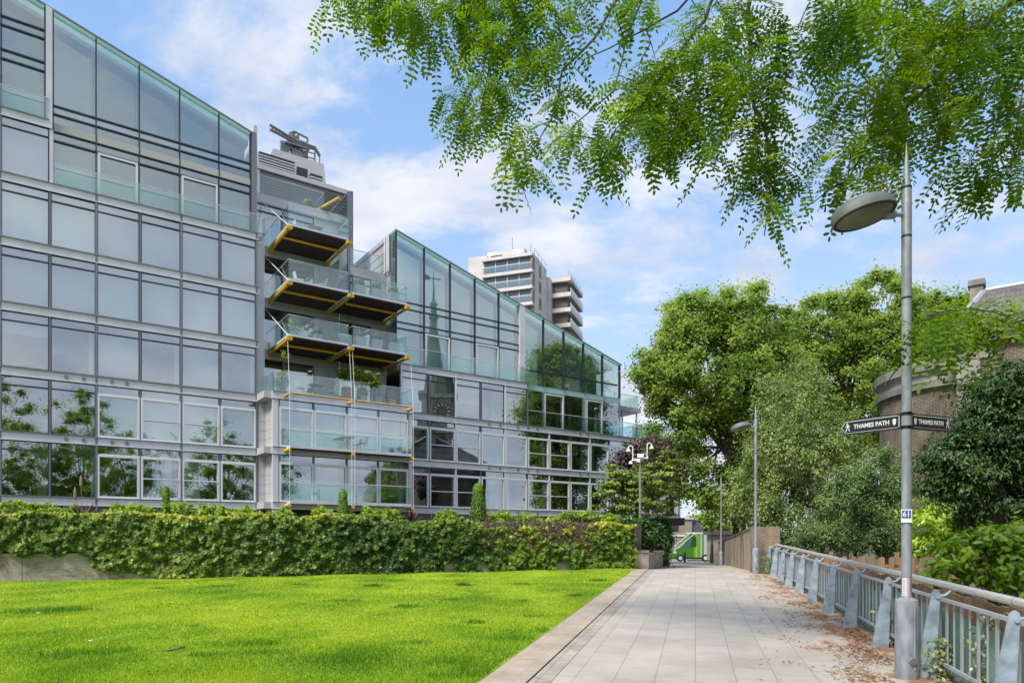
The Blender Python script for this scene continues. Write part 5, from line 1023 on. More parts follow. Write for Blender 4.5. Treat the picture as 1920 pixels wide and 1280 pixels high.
blobs = [(690, 15, 45, 45, 22), (770, 30, 60, 50, 34), (860, 25, 55, 50, 30), (950, 30, 60, 55, 30), (1040, 40, 50, 60, 24), (820, 85, 55, 25, 8), (950, 105, 60, 35, 18), (1005, 140, 45, 40, 16), (1050, 90, 30, 40, 10), (855, 205, 38, 22, 8), (920, 200, 45, 40, 18), (870, 250, 22, 25, 6), (985, 290, 45, 30, 12), (975, 335, 35, 18, 8), (1060, 210, 35, 50, 12), (1090, 265, 45, 40, 16), (1130, 300, 35, 25, 8), (1110, 330, 20, 18, 4),
         (1200, 30, 50, 35, 12), (1090, 20, 40, 30, 8), (1190, 190, 45, 45, 14), (1240, 150, 50, 55, 28), (1290, 215, 60, 60, 38), (1225, 255, 50, 35, 22), (1300, 110, 50, 70, 30), (1370, 50, 60, 50, 26), (1390, 150, 50, 70, 26), (1325, 285, 50, 30, 16), (1255, 300, 30, 22, 8), (1430, 240, 35, 60, 16), (1425, 330, 35, 45, 16), (1405, 365, 22, 22, 5), (1435, 400, 24, 26, 8), (1480, 330, 25, 30, 6), (1470, 80, 35, 50, 12), (1455, 180, 25, 40, 7),
         (1560, 30, 50, 40, 20), (1640, 40, 60, 50, 30), (1730, 50, 60, 60, 32), (1820, 40, 60, 60, 32), (1900, 60, 50, 70, 26), (1700, 140, 60, 50, 28), (1780, 160, 60, 50, 28), (1860, 180, 60, 50, 26), (1625, 195, 50, 40, 20), (1580, 250, 40, 30, 12), (1660, 250, 55, 40, 24), (1735, 235, 45, 40, 16), (1570, 325, 35, 25, 8), (1525, 360, 28, 18, 6), (1610, 350, 40, 25, 9), (1830, 290, 40, 40, 14), (1890, 310, 45, 45, 18), (1560, 95, 35, 30, 10), (1590, 120, 30, 25, 8), (1680, 310, 40, 25, 8), (1920, 230, 40, 50, 14), (1860, 345, 30, 20, 6),
         (1745, 612, 30, 14, 13), (1805, 612, 30, 12, 13), (1890, 618, 24, 26, 16), (600, -15, 12, 12, 3)]
ref = np.array([tuple(v) for v in nodes]); tips = []
for px, py, rx, ry, n in blobs:
    m = max(2, int(n * (.60 if px < 970 else .44) * rng.uniform(.75, 1.25)))
    for i in range(m):
        x, y = rng.normal(px, rx * .46), rng.normal(py - 22, ry * .5)
        br = 960 + FPX * ref[:, 0] / ref[:, 1]; bz = HOR - FPX * (ref[:, 2] - CAMZ) / ref[:, 1]; j = int(np.argmin((br - x) ** 2 + (bz - y) ** 2)); tips.append(at(x, y, max(6.2, ref[j, 1] + rng.normal(0, .45))))
for i in range(260):     # the rest of the crown, above and beside the view
    a = rng.uniform(0, 6.28); r = 6.0 * math.sqrt(rng.uniform(0, 1)); x, y, z = 5 + r * 1.3 * math.cos(a), 3 + r * math.sin(a), rng.uniform(9, 12.5)
    if y > 0 and z < CAMZ + (HOR + 90) * y / FPX: continue
    if x < 14: tips.append((x, y, z))
tips = np.array(tips); N_ = [np.array(tuple(v)) for v in nodes]; arr = np.array(N_)
dist = np.array([np.min(np.linalg.norm(arr - t, axis=1)) for t in tips]); order = np.argsort(dist); b = MB(); buf = np.zeros((len(arr) + len(tips) * 3, 3)); cnt = len(arr); buf[:cnt] = arr
for k in order:
    t = tips[k]; d = np.linalg.norm(buf[:cnt] - t, axis=1); j = int(np.argmin(d + .0)); A = buf[j].copy(); L = d[j]
    if L < .03: continue
    mid = (A + t) / 2 + np.array([0, 0, .06 * L]) + rng.normal(0, .04 * L, 3); b.tube([tuple(A), tuple(mid), tuple(t)], [.008, .006, .003], 4, False)
    buf[cnt] = mid; buf[cnt + 1] = t; cnt += 2
b.build('twigs', m_twig, LT)
def compound(T):
    n = len(T); npr = 9; a = np.repeat(rng.uniform(0, 6.283, n // 6), 6) + rng.normal(0, 1.1, n); el = rng.normal(-.35, .4, n); d = np.stack([np.cos(a) * np.cos(el), np.sin(a) * np.cos(el), np.sin(el)], 1); Lr = rng.uniform(.30, .52, n)[:, None, None]
    s = (np.arange(npr) + .8) / npr; dn = np.array([0, 0, -1.0]); pos = lambda ss: T[:, None] + d[:, None] * ss[None, :, None] * Lr + dn * (ss ** 2)[None, :, None] * Lr * .42
    C = pos(s); tang = unit(d[:, None] + dn * (2 * s)[None, :, None] * .42); sd0 = unit(np.stack([-np.sin(a), np.cos(a), rng.normal(0, .3, n)], 1))[:, None]; side = unit(sd0 - tang * (sd0 * tang).sum(-1, keepdims=True)); nr = np.cross(side, tang)
    out = []; sz = rng.uniform(.85, 1.15, (n, 1, 1)) * np.sin(np.clip(s * 1.1 + .45, 0, 2.2))[None, :, None]
    oval = [(0, 0), (.30, .42), (.78, .40), (1, 0), (.78, -.40), (.30, -.42)]
    for sg in (1, -1):
        ax = unit(side * sg + tang * .28 + nr * rng.normal(-.03, .12, (n, npr, 1))); tw = unit(np.cross(ax, nr)); L = .076 * sz; Wd = .037 * sz
        out.append(np.stack([C + ax * (.003 + L * u) + tw * Wd * v for u, v in oval], 2).reshape(-1, 6, 3))
    tip = pos(np.array([1.02]))[:, 0]; tt = tang[:, -1]; tw = side[:, -1]; out.append(np.stack([tip + tt * .07 * u + tw * .033 * v for u, v in oval], 1))
    ss = np.array([0, .35, .7, 1.0]); R_ = pos(ss); w = side[:, :1] * .0018
    out.append(np.concatenate([R_[:, :3] + w, (R_[:, 3:4]), R_[:, 2:0:-1] - w], 1)[:, :6]); V = np.concatenate(out)
    leafid = np.concatenate([np.repeat(np.arange(n), npr), np.repeat(np.arange(n), npr), np.arange(n), np.arange(n)]); tone = rng.uniform(0, 1, n)[leafid] * .55 + rng.uniform(0, 1, len(V)) * .4; return V, tone
T_ = np.repeat(tips, 6, axis=0) + np.repeat(rng.normal(0, .07, (len(tips), 3)), 6, axis=0) * rng.uniform(-1, 1.5, (len(tips) * 6, 1)); V, tone = compound(T_)
npmesh('foliage', V, 6, leafmat('locust_leaflet', (.045, .11, .012), (.11, .22, .022), (.26, .37, .035), trans=.52, patch=.6, spec=.12), LT, tone)
# ---- small plants at the foot of the railing
m_var = leafmat('variegated_leaf', (.10, .17, .05), (.28, .34, .14), (.58, .58, .38), trans=.25, patch=4)
for u, a, r, h, n, lb in ((2.62, 8.55, .16, .45, 420, 'variegated climbing weed at the foot of the railing beside the nearest lamp'), (2.58, 10.75, .13, .55, 420, 'variegated weed growing up the railing post beyond the nearest lamp'), (2.75, 7.6, .16, .85, 300, 'variegated shoots inside the railing at the right edge'), (2.6, 21, .2, .4, 300, 'small green weed at the railing far end'), (2.45, 25.6, .25, .6, 600, 'green weed at the foot of the brick pier')):
    x, y, z = PP(u, a); P = np.stack([x + rng.normal(0, r * .5, n), y + rng.normal(0, r * .5, n), z + rng.uniform(0, 1, n) ** 1.2 * h], 1)
    V = cards(P, rng.normal(0, .6, (n, 3)) + np.array([-.2, -.5, .7]), rng.uniform(.03, .06, n), LENS, .1); o = npmesh('weed', V, 6, m_var if a < 15 else m_under, None, rng.uniform(0, 1, n), (x, y, z)); tag(o, lb, 'weed')
# ------------------------------------------------------------------ church on the right
CH = empty('brick_church', at(1800, 1008, 32), 'old brown brick church with curved apse and slate roof behind the yew', 'church'); CH.location.z = 0; OFF[CH.name] = Vector(CH.location)
E1 = Vector((.80, -.60)); E2 = Vector((.60, .80)); C1 = Vector(at(1795, 0, 27.5)[:2])
def CP(a, c, z): v = C1 + E1 * a + E2 * c; return (v.x, v.y, z)
def cbox(b, a0, a1, c0, c1, z0, z1): return b.hexa([CP(a0, c0, z0), CP(a1, c0, z0), CP(a1, c1, z0), CP(a0, c1, z0), CP(a0, c0, z1), CP(a1, c0, z1), CP(a1, c1, z1), CP(a0, c1, z1)])
m_cb = brickmat('brown_brick', (.155, .115, .08), (.095, .07, .052), (.24, .215, .185), .24, .08, .016, axes='XZ', rough=.95, bump=.4, dirt=((.035, .03, .025), .5, (.52, .72), (1, 1, .5)), grain=.4, rot=R(37))
m_st = mat('portland_stone', (.36, .35, .32), .8, 0, vscale=1.3, bump=.15, col2=(.17, .16, .145))
m_slate = brickmat('slate_roof', (.115, .105, .095), (.165, .15, .135), (.05, .045, .04), .35, .22, .012, axes='XZ', rough=.8, bump=.6, grain=.35, rot=R(37))
m_lead = mat('lead_flashing', (.42, .44, .46), .5, .3)
b = MB(); cbox(b, 0, 26, 0, 11, -1, 9.3); b.build('nave', m_cb, CH)
b = MB()
cbox(b, -.25, 26.1, -.30, 11.3, 9.3, 9.55); cbox(b, -.4, 26.2, -.45, 11.45, 9.55, 9.95); b.build('cornice', m_st, CH)
b = MB()
for i in range(12):
    z = 1 + i * .7; w = 1.15 if i % 2 else .75; cbox(b, -.03, w, -.06, .1, z, z + .67)
b.build('quoins', m_st, CH)
rz = 12.9; b = MB(); a = [CP(-.2, -.2, 9.96), CP(26, -.2, 9.96), CP(26, 11.2, 9.96), CP(-.2, 11.2, 9.96)]; r0_, r1_ = CP(.6, 5.5, rz), CP(26, 5.5, rz)
b.poly([a[0], a[1], r1_, r0_]); b.poly([a[2], a[3], r0_, r1_]); b.poly([a[3], a[0], r0_]); b.poly([a[1], a[2], r1_]); b.poly(a[::-1]); b.build('roof', m_slate, CH)
b = MB(); b.tube([a[0], r0_], .13, 6); b.tube([a[3], r0_], .13, 6); b.tube([r0_, r1_], .13, 6); b.build('ridge', m_lead, CH)
b = MB(); cbox(b, .1, .6, 5.2, 5.8, rz - 1.0, rz + .4); cbox(b, .02, .68, 5.12, 5.88, rz + .25, rz + .5); b.build('chimney', m_st, CH)
ac = C1 + E2 * 5.0 + E1 * .5; n = 36
b = MB(); b.lathe([(4.0, -1), (4.0, 8.5)], (ac.x, ac.y, 0), n); b.build('apse', m_cb, CH, True)
b = MB(); b.lathe([(4.0, 7.95), (4.16, 8.0), (4.2, 8.28), (4.02, 8.35), (4.02, 8.62), (4.22, 8.75), (4.26, 9.1), (4.05, 9.18), (3.6, 9.2)], (ac.x, ac.y, 0), n, cap=False); b.build('apse_cornice', m_st, CH, True)
for a_ in (7, 12.5, 18):
    f = MB(); w = 1.05
    pts = [(a_ - w, 2.2), (a_ + w, 2.2)] + [(a_ + w * math.cos(t), 6.6 + w * math.sin(t)) for t in np.linspace(0, math.pi, 9)]
    f.extrude([CP(x, -.05, z) for x, z in pts], Vector((-E2.x, -E2.y, 0)) * .08); o = f.build('window_surround', m_st, CH)
    pts = [(a_ - w + .2, 2.4), (a_ + w - .2, 2.4)] + [(a_ + (w - .2) * math.cos(t), 6.6 + (w - .2) * math.sin(t)) for t in np.linspace(0, math.pi, 9)]
    MB().extrude([CP(x, -.135, z) for x, z in pts], Vector((-E2.x, -E2.y, 0)) * .02).build('louvred_opening', m_dark, o)
# tower and spire (seen mirrored in the glass)
tx, ty = 48.0, 18.0; TW = empty('church_tower', (tx, ty, 0), 'brick church tower with clock and green spire, mirrored in the building glass', 'tower')
TD = Vector((-.60, .80, 0)); TN = Vector((-.80, -.60, 0)) ; h_ = 3.0
fa = Vector((-tx - 5, ty * 0 + 45 - ty, 0)).normalized(); TN = fa; TD = Vector((-fa.y, fa.x, 0))
def TP(a, c, z): v = Vector((tx, ty, 0)) + TD * a + TN * c; return (v.x, v.y, z)
def tbox(b, a0, a1, c0, c1, z0, z1): return b.hexa([TP(a0, c0, z0), TP(a1, c0, z0), TP(a1, c1, z0), TP(a0, c1, z0), TP(a0, c0, z1), TP(a1, c0, z1), TP(a1, c1, z1), TP(a0, c1, z1)])
b = MB(); tbox(b, -h_, h_, -h_, h_, 0, 17.5); b.build('shaft', m_cb, TW)
b = MB()
for i in range(24):
    z = i * .72; w = .9 if i % 2 else .55
    for sa in (-1, 1): tbox(b, *(sorted((sa * h_ + sa * .04, sa * h_ - sa * w))), h_ - .1, h_ + .06, z, z + .68)
for z in (9.5, 17.3): tbox(b, -h_ - .3, h_ + .3, -h_ - .3, h_ + .3, z, z + .5)
b.build('quoins', m_st, TW)
b = MB(); tbox(b, -2.4, 2.4, -2.4, 2.4, 17.8, 22.5); b.build('clock_stage', mat('green_grey_stage', (.24, .23, .17), .8, 0, var=.3, vscale=1), TW)
b = MB(); tbox(b, -2.8, 2.8, -2.8, 2.8, 22.3, 22.8); tbox(b, -3.2, 3.2, -3.2, 3.2, 17.7, 18.0); b.build('cornice', m_st, TW)
Mx = Matrix((TD, Vector((0, 0, 1)), TN)).transposed()
b = MB(); b.lathe([(1.35, 0), (1.35, .1)], TP(0, 2.4, 20.3), 28, Mx); ck = b.build('clock_face', mat('clock_black', (.03, .03, .03), .5), TW)
b = MB()
for i in range(12): t = i * math.pi / 6; b.hexa([TP(math.sin(t + s_) * r, 2.52, 20.3 + math.cos(t + s_) * r) for r in (.85, 1.25) for s_ in ((-.12, .12) if r < 1 else (.09, -.09))] + [TP(math.sin(t + s_) * r, 2.55, 20.3 + math.cos(t + s_) * r) for r in (.85, 1.25) for s_ in ((-.12, .12) if r < 1 else (.09, -.09))])
b.build('hour_marks', mat('gold_leaf', (.75, .52, .16), .4, .5), ck)
m_sp = mat('copper_green', (.055, .085, .06), .7, 0, var=.25, vscale=.8)
b = MB(); b.lathe([(2.3, 22.8), (1.95, 24.5), (1.35, 28), (.8, 32), (.55, 34.6), (.75, 34.8), (.75, 35.2), (.42, 35.4), (.42, 36.6), (.6, 36.8), (.2, 37.4), (.1, 40.5), (.02, 42)], (tx, ty, 0), 8); b.build('spire', m_sp, TW)
b = MB(); b.tube([TP(-1.1, 0, 40.6), TP(1.3, 0, 40.9)], .08, 6); b.extrude([TP(.6, -.03, 40.5), TP(1.6, -.03, 40.6), TP(1.3, -.03, 41.3), TP(.7, -.03, 41.1)], TN * .06); b.build('weather_vane', m_dark, TW)
# ------------------------------------------------------------------ tower block behind
TB = empty('tower_block', at(995, 1008, 120), 'tall concrete tower block with glazed balconies rising behind the glass building', 'tower block'); TB.location.z = 0; OFF[TB.name] = Vector(TB.location)
D1 = Vector((-.946, .324)); D2 = Vector((.324, .946)); Q0 = Vector(at(998, 0, 120)[:2])
def QP(a, c, z): v = Q0 + D1 * a + D2 * c; return (v.x, v.y, z)
def qbox(b, a0, a1, c0, c1, z0, z1): return b.hexa([QP(a0, c0, z0), QP(a1, c0, z0), QP(a1, c1, z0), QP(a0, c1, z0), QP(a0, c0, z1), QP(a1, c0, z1), QP(a1, c1, z1), QP(a0, c1, z1)])
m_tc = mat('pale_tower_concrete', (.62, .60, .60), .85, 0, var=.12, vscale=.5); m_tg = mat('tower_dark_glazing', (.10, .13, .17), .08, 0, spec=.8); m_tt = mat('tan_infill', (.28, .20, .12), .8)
b = MB(); qbox(b, .8, 11.4, 1.2, 9, 0, 50.5); qbox(b, 1.2, 10.6, -.0, 1.2, 0, 41.5); b.build('core', mat('tower_dark_wall', (.16, .15, .16), .8), TB)  # core behind the balconies, one even dark grey
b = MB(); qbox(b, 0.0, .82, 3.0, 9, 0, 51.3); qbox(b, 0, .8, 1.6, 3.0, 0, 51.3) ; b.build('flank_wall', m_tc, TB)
for k in range(-4, 4):
    zt = 51.6 - k * 0; 
for k in range(7):
    z = 51.2 - 2.85 * k
    if z < 42: break
    b = MB(); qbox(b, 0, 9.4, 0, 1.3, z - (.0 if k else .0) - .55, z); b.build('balcony_slab', m_tc, TB) if k else MB_none if False else b.build('parapet', m_tc, TB)
    if z - 2.85 > 41:
        g = MB(); qbox(g, .35, 9.2, .55, .62, z - 2.85, z - .56); o = g.build('window', m_tg, TB)
        g = MB(); 
        for i in range(5): qbox(g, .3 + i * 2.2, .42 + i * 2.2, .45, .56, z - 2.85, z - .56)
        qbox(g, .3, 9.2, .47, .54, z - 1.62, z - 1.5); g.build('window_frame', m_white, o)
        g = MB(); qbox(g, .1, 9.2, .05, .10, z - 2.84, z - 1.75); g.build('balustrade', glassmat('tower_balustrade_glass', (.65, .75, .78), .2), TB)
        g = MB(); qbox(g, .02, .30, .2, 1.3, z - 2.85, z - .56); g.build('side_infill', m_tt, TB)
        g = MB(); qbox(g, 6.9, 9.2, .6, .7, z - 2.84, z - .56); g.build('balcony_blind', mat('pale_infill', (.55, .52, .48), .9), TB)
b = MB(); qbox(b, 8.6, 12.2, .6, 8, 47.6, 51.9); qbox(b, 10.2, 14.5, .8, 7, 46.2, 47.2); b.build('corner_block', m_tc, TB)
b = MB(); qbox(b, 10, 11.5, .5, .6, 44, 47.2); b.build('corner_window', m_tg, TB)
b = MB(); qbox(b, 2.4, 9.5, 3, 7, 51.2, 53.4); b.build('roof_plant_room', m_tc, TB)
b = MB(); qbox(b, 6.6, 8.8, 2.95, 3.0, 51.9, 52.7); b.build('vent', m_dark, TB)
for k in range(5):
    z = 50.4 - 2.85 * k; b = MB(); qbox(b, -.03, 0.0, 4.0, 5.3, z - 2.1, z); o = b.build('tan_panel', m_tt, TB); b = MB(); qbox(b, -.06, -.03, 4.9, 5.25, z - 1.3, z - .2); b.build('window', m_tg, o)
# second volume
b = MB(); qbox(b, -.5, .1, 9, 14, 0, 50); b.build('stair_core', m_tc, TB)
for k in range(6):
    z = 50.2 - 2.85 * k
    if z < 39: break
    b = MB(); qbox(b, -4.2, -.5, 10.5, 20.5, z - .75, z); b.build('balcony_slab', m_tc, TB)
    if z - 2.85 > 38.6:
        b = MB(); qbox(b, -3.4, -.6, 11.2, 20, z - 2.85, z - .76); o = b.build('window', mat('tower_brick_infill', (.12, .10, .09), .8), TB)
        b = MB(); qbox(b, -4.15, -4.1, 10.8, 20.4, z - 2.84, z - 1.9); b.build('balustrade', m_white, TB)
b = MB(); qbox(b, -3.8, .8, 11, 20, 0, 38.5) ; b.build('lower_core', mat('tower_lower', (.25, .24, .24), .9), TB)
b = MB()
for c in np.arange(1, 20, 2.2): b.tube([QP(-.1 if c < 9 else -4, c + .0, 50.2), QP(-.1 if c < 9 else -4, c, 51.2 + (.9 if c < 9 else -.1))], .03, 4)
b.tube([QP(-.1, 1, 52.1), QP(-.1, 9, 52.1)], .03, 4); b.tube([QP(-4, 11, 51.1), QP(-4, 20, 51.1)], .03, 4); b.tube([QP(5, 4, 53), QP(5, 4, 56)], .04, 4); b.tube([QP(1.5, 4, 51), QP(1.5, 4, 54.5)], .04, 4); b.build('roof_rail', m_mull, TB)
# ------------------------------------------------------------------ far end of the lane
FB = empty('low_brick_building', at(1290, 1045, 90), 'low pale brick building closing the far end of the lane', 'building')
fx0, fx1, fy = at(1225, 0, 90)[0], at(1312, 0, 90)[0], 90
m_pb = brickmat('pale_far_brick', (.30, .26, .21), (.26, .22, .18), (.3, .27, .23), .23, .08, .01, axes='XZ')
b = MB(); b.box(fx0, fx1 - 1.0, fy, fy + 8, -1.5, 4.1); b.build('wall', m_pb, FB)
b = MB(); b.hexa([(fx1 - 1.0, fy, -1.5), (fx1 + 3, fy + 8, -1.5), (fx1 + 1, fy + 9, -1.5), (fx1 - 2, fy + 8, -1.5), (fx1 - 1.0, fy, 4.1), (fx1 + 3, fy + 8, 4.1), (fx1 + 1, fy + 9, 4.1), (fx1 - 2, fy + 8, 4.1)]); b.build('side_wall', m_pb, FB)
b = MB(); b.box(fx0, fx1 - .8, fy - .15, fy + 8, 4.1, 4.35); b.build('roof', m_clad, FB)
b = MB(); b.box(fx0, fx1 - 1, fy - .1, fy - .01, 1.9, 2.1); b.build('string_course', m_white, FB)
b = MB(); b.box(fx1 - .95, fx1 + .6, fy + .3, fy + .6, 2.3, 3.7); b.build('window', m_tg, FB)
# green van
Yv = 74.0; VG = empty('green_van', at(1300, 1048, Yv), 'bright green van with striped side passing the far end of the lane', 'van'); gz0 = -.82
xa, xb = at(1262, 0, Yv)[0], at(1336, 0, Yv)[0]; ztop = at(0, 1000, Yv)[2]; zb = gz0 + .45
m_gv = bpy.data.materials.new('green_striped_paint'); m_gv.use_nodes = True
def vm(m):
    nt = m.node_tree; n = nt.nodes; l = nt.links; b = n['Principled BSDF']; tc = n.new('ShaderNodeTexCoord'); sp = n.new('ShaderNodeSeparateXYZ'); l.new(tc.outputs['Generated'], sp.inputs[0]); cr = n.new('ShaderNodeValToRGB'); cr.color_ramp.interpolation = 'CONSTANT'; e = cr.color_ramp.elements
    e[0].position = 0; e[0].color = (.05, .20, .025, 1); e[1].position = .52; e[1].color = (.16, .36, .04, 1)
    for p, c in ((.58, (.45, .45, .05)), (.63, (.10, .34, .05)), (.69, (.42, .50, .38)), (.73, (.08, .26, .10)), (.78, (.45, .52, .44)), (.86, (.60, .66, .60)), (.93, (.30, .45, .25))): k = e.new(p); k.color = (*c, 1)
    l.new(sp.outputs[0], cr.inputs[0]); l.new(cr.outputs[0], b.inputs['Base Color']); b.inputs['Roughness'].default_value = .35
vm(m_gv)
prof = [(xa, zb), (xb, zb), (xb, ztop), (xa + 1.9, ztop), (xa + 1.0, zb + 1.15), (xa + .1, zb + .75)]
MB().extrude([(x, Yv, z) for x, z in prof], (0, 2.0, 0)).build('body', m_gv, VG)
MB().box(xa + 1.85, xb + 2.6, Yv - .02, Yv + 2.02, ztop + .003, ztop + .14).build('roof', m_white, VG)
MB().extrude([(x, Yv - .02, z) for x, z in ((xa + 1.0, zb + 1.1), (xa + 1.75, zb + 1.15), (xa + 2.0, ztop - .3), (xa + 1.8, ztop - .12))], (0, .015, 0)).build('window', m_tg, VG)
MB().extrude([(x, Yv - .02, z) for x, z in ((xa + 1.85, zb + 1.15), (xa + 2.5, zb + 1.15), (xa + 2.5, ztop - .3), (xa + 2.1, ztop - .3))], (0, .015, 0)).build('side_window', mat('green_dark_glass', (.02, .09, .03), .1), VG)
b = MB(); b.tube([(xa - .2, Yv - .05, zb + .9), (xa + 1.7, Yv - .05, ztop)], .03, 5); b.tube([(xa + .1, Yv - .05, zb + .7), (xa + 2.3, Yv - .05, ztop)], .03, 5); b.build('windscreen_pillar', m_white, VG)
MB().box(xa + .05, xa + .35, Yv - .03, Yv, zb + .45, zb + .65).build('headlight', m_white, VG)
for x in (xa + 2.6, xb - .4): MB().box(x, x + .03, Yv - .012, Yv, zb, ztop).build('door_seam', m_dark, VG)
MB().box(xb + .05, xb + 2.5, Yv, Yv + 2, zb, ztop).build('rear_body', mat('pale_green_body', (.42, .50, .40), .4), VG)
MB().box(xa + .2, xb, Yv - .04, Yv + 2, zb - .16, zb - .005).build('skirt', m_rubber, VG)
for x in (xa + .75, xb - .8): MB().lathe([(.38, -.12), (.38, .12), (.2, .13)], (x, Yv - .05, gz0 + .38), 18, Matrix.Rotation(R(90), 3, 'X')).build('wheel', m_rubber, VG); MB().lathe([(.001, .14), (.2, .14), (.2, .10)], (x, Yv - .05, gz0 + .38), 14, Matrix.Rotation(R(90), 3, 'X')).build('hub_cap', m_panel, VG)
# bollard, barrier, dark lamp
bx, by, _ = at(1284, 0, 66); o = MB().lathe([(.001, 0), (.11, 0), (.10, .8), (.13, .84), (.10, .95), (.02, 1.0)], (bx, by, G(bx, by)), 12).build('bollard', m_concd, None, True); tag(o, 'short dark bollard standing alone in the lane before the green van', 'bollard')
BR = empty('barrier_rail', (bx + 1.4, by + .2, G(bx, by)), 'low black barrier rail across the lane beside the bollard', 'barrier'); b = MB(); b.tube([(bx + .3, by + .2, -.45), (at(1334, 0, 66)[0], by + .2, -.45)], .05, 6); b.build('rail', m_rubber, BR); b = MB(); b.tube([(at(1334, 0, 66)[0], by + .2, -1), (at(1334, 0, 66)[0], by + .2, .2)], .1, 8); b.build('post', m_rubber, BR)
lx, ly, _ = at(1335, 0, 62); DL = empty('old_lamp_post', (lx, ly, G(lx, ly)), 'slim dark lamp post at the far end of the brick wall', 'street lamp'); g0 = G(lx, ly)
MB().lathe([(.14, 0), (.12, 1.6), (.06, 1.8), (.05, 4), (.09, 4.05), (.04, 4.2), (.035, 7.0)], (lx, ly, g0), 10).build('pole', m_dark, DL, True)
MB().lathe([(.02, 0), (.22, .1), (.25, .4), (.12, .5), (.02, .6)], (lx, ly, g0 + 7.0), 10).build('lantern', m_dark, DL)
SG = empty('wall_shed', at(1352, 1020, 64), 'small dark roofed shed at the end of the brick wall', 'shed'); c = at(1356, 1000, 66); MB().box(c[0] - 1, c[0] + 2.5, 65.5, 68, -.8, c[2] - .1).build('wall', m_brick, SG); MB().box(c[0] - 1.3, c[0] + 2.8, 65.2, 68.3, c[2] - .1, c[2] + .25).build('roof', m_concd, SG)
# dark gateway canopy
GC = empty('gateway_canopy', at(1255, 1055, 35), 'dark flat canopy beside the planter where the path leaves the garden', 'canopy')
p = at(1222, 975, 35); q = at(1284, 975, 35); MB().box(p[0], q[0], 35, 38, p[2] - .25, p[2] + .12).build('roof', m_rubber, GC)
for px in (1252,): x = at(px, 0, 35.4)[0]; MB().box(x - .35, x + .02, 35.3, 37.8, -.3, p[2] - .25).build('side_wall', m_rubber, GC)
MB().box(p[0], at(1240, 0, 35)[0], 36, 36.2, 1.0, p[2] - .25).build('rear_screen', mat('canopy_dark', (.04, .04, .045), .6), GC)
# gooseneck lamp with cameras
px_, Yg = 1200, 30.0; gx = at(px_, 0, Yg)[0]; gt = CAMZ + (HOR - 862) * Yg / FPX; GL = empty('gooseneck_lamp', (gx, Yg, 1.0), 'white twin gooseneck lamp post rising from the dark climber', 'street lamp')
MB().tube([(gx, Yg, .9), (gx, Yg, gt)], [.055, .045], 10).build('pole', m_steel, GL, True)
s_ = Yg / FPX * .9
MB().tube([(gx - 17 * s_, Yg, gt - .02), (gx + 17 * s_, Yg, gt + .10)], .035, 8).build('cross_arm', m_white, GL)
for sx, up_ in ((-1, 0), (1, .12)):
    x0 = gx + sx * 15 * s_; zz = gt + up_; dr = -1 if sx < 0 else 1; r = 4.6 * s_; top = zz + 25 * s_
    pts = [(x0, Yg, zz), (x0, Yg, top)] + [(x0 + dr * (r - r * math.cos(t)), Yg, top + r * math.sin(t)) for t in np.linspace(.3, math.pi, 8)]
    MB().tube(pts, .022, 8).build('gooseneck', m_white, GL, True); e = pts[-1]
    MB().lathe([(.02, .02), (.035, -.02), (.08, -.09), (.10, -.15), (.001, -.14)], e, 14).build('lamp_shade', m_white, GL, True)
b = MB(); b.lathe([(.09, -.06), (.07, .03), (.02, .07)], (gx - 20 * s_, Yg - .1, gt - .12), 12); b.build('camera_dome', m_white, GL, True)
MB().box(gx - .16, gx - .02, Yg - .14, Yg - .02, gt - .1, gt + .05).build('camera_housing', m_white, GL); MB().box(gx - .13, gx + .13, Yg - .12, Yg - .03, gt + .10, gt + .26).build('floodlight', m_white, GL)
# ------------------------------------------------------------------ things on the balconies
def potted(t, p, z, w, h, r, m_p, m_l, label, cat='potted plant', grp=None, n=700):
    x, y, _ = F(t, p, z); root = empty('potted_plant', (x, y, z), label, cat, grp)
    MB().hexa([F(t - w * .42, p + w * .42, z), F(t + w * .42, p + w * .42, z), F(t + w * .42, p - w * .42, z), F(t - w * .42, p - w * .42, z), F(t - w * .5, p + w * .5, z + h), F(t + w * .5, p + w * .5, z + h), F(t + w * .5, p - w * .5, z + h), F(t - w * .5, p - w * .5, z + h)]).build('pot', m_p, root)
    c = np.array([x, y, z + h + r * .55]); d = unit(rng.normal(0, 1, (n, 3))); P = c + d * r * rng.uniform(.7, 1.05, (n, 1)); npmesh('foliage', cards(P, d, .08, LENS, .2), 6, m_l, root, rng.uniform(0, 1, n)); return root
m_zinc = mat('zinc_planter', (.38, .40, .42), .5, .4)
for k, nm in ((5, 'upper'), (4, 'lower')):
    for t, w in ((16.95, 'left'), (18.0, 'middle'), (19.1, 'right')):
        potted(t, 1.45, SK[k] + .1, .62, .62, .32, m_zinc, m_under, f'clipped ball shrub in grey planter, {w} of three on the {nm} right balcony', 'potted plant', 'grey planters on the right hand balconies')
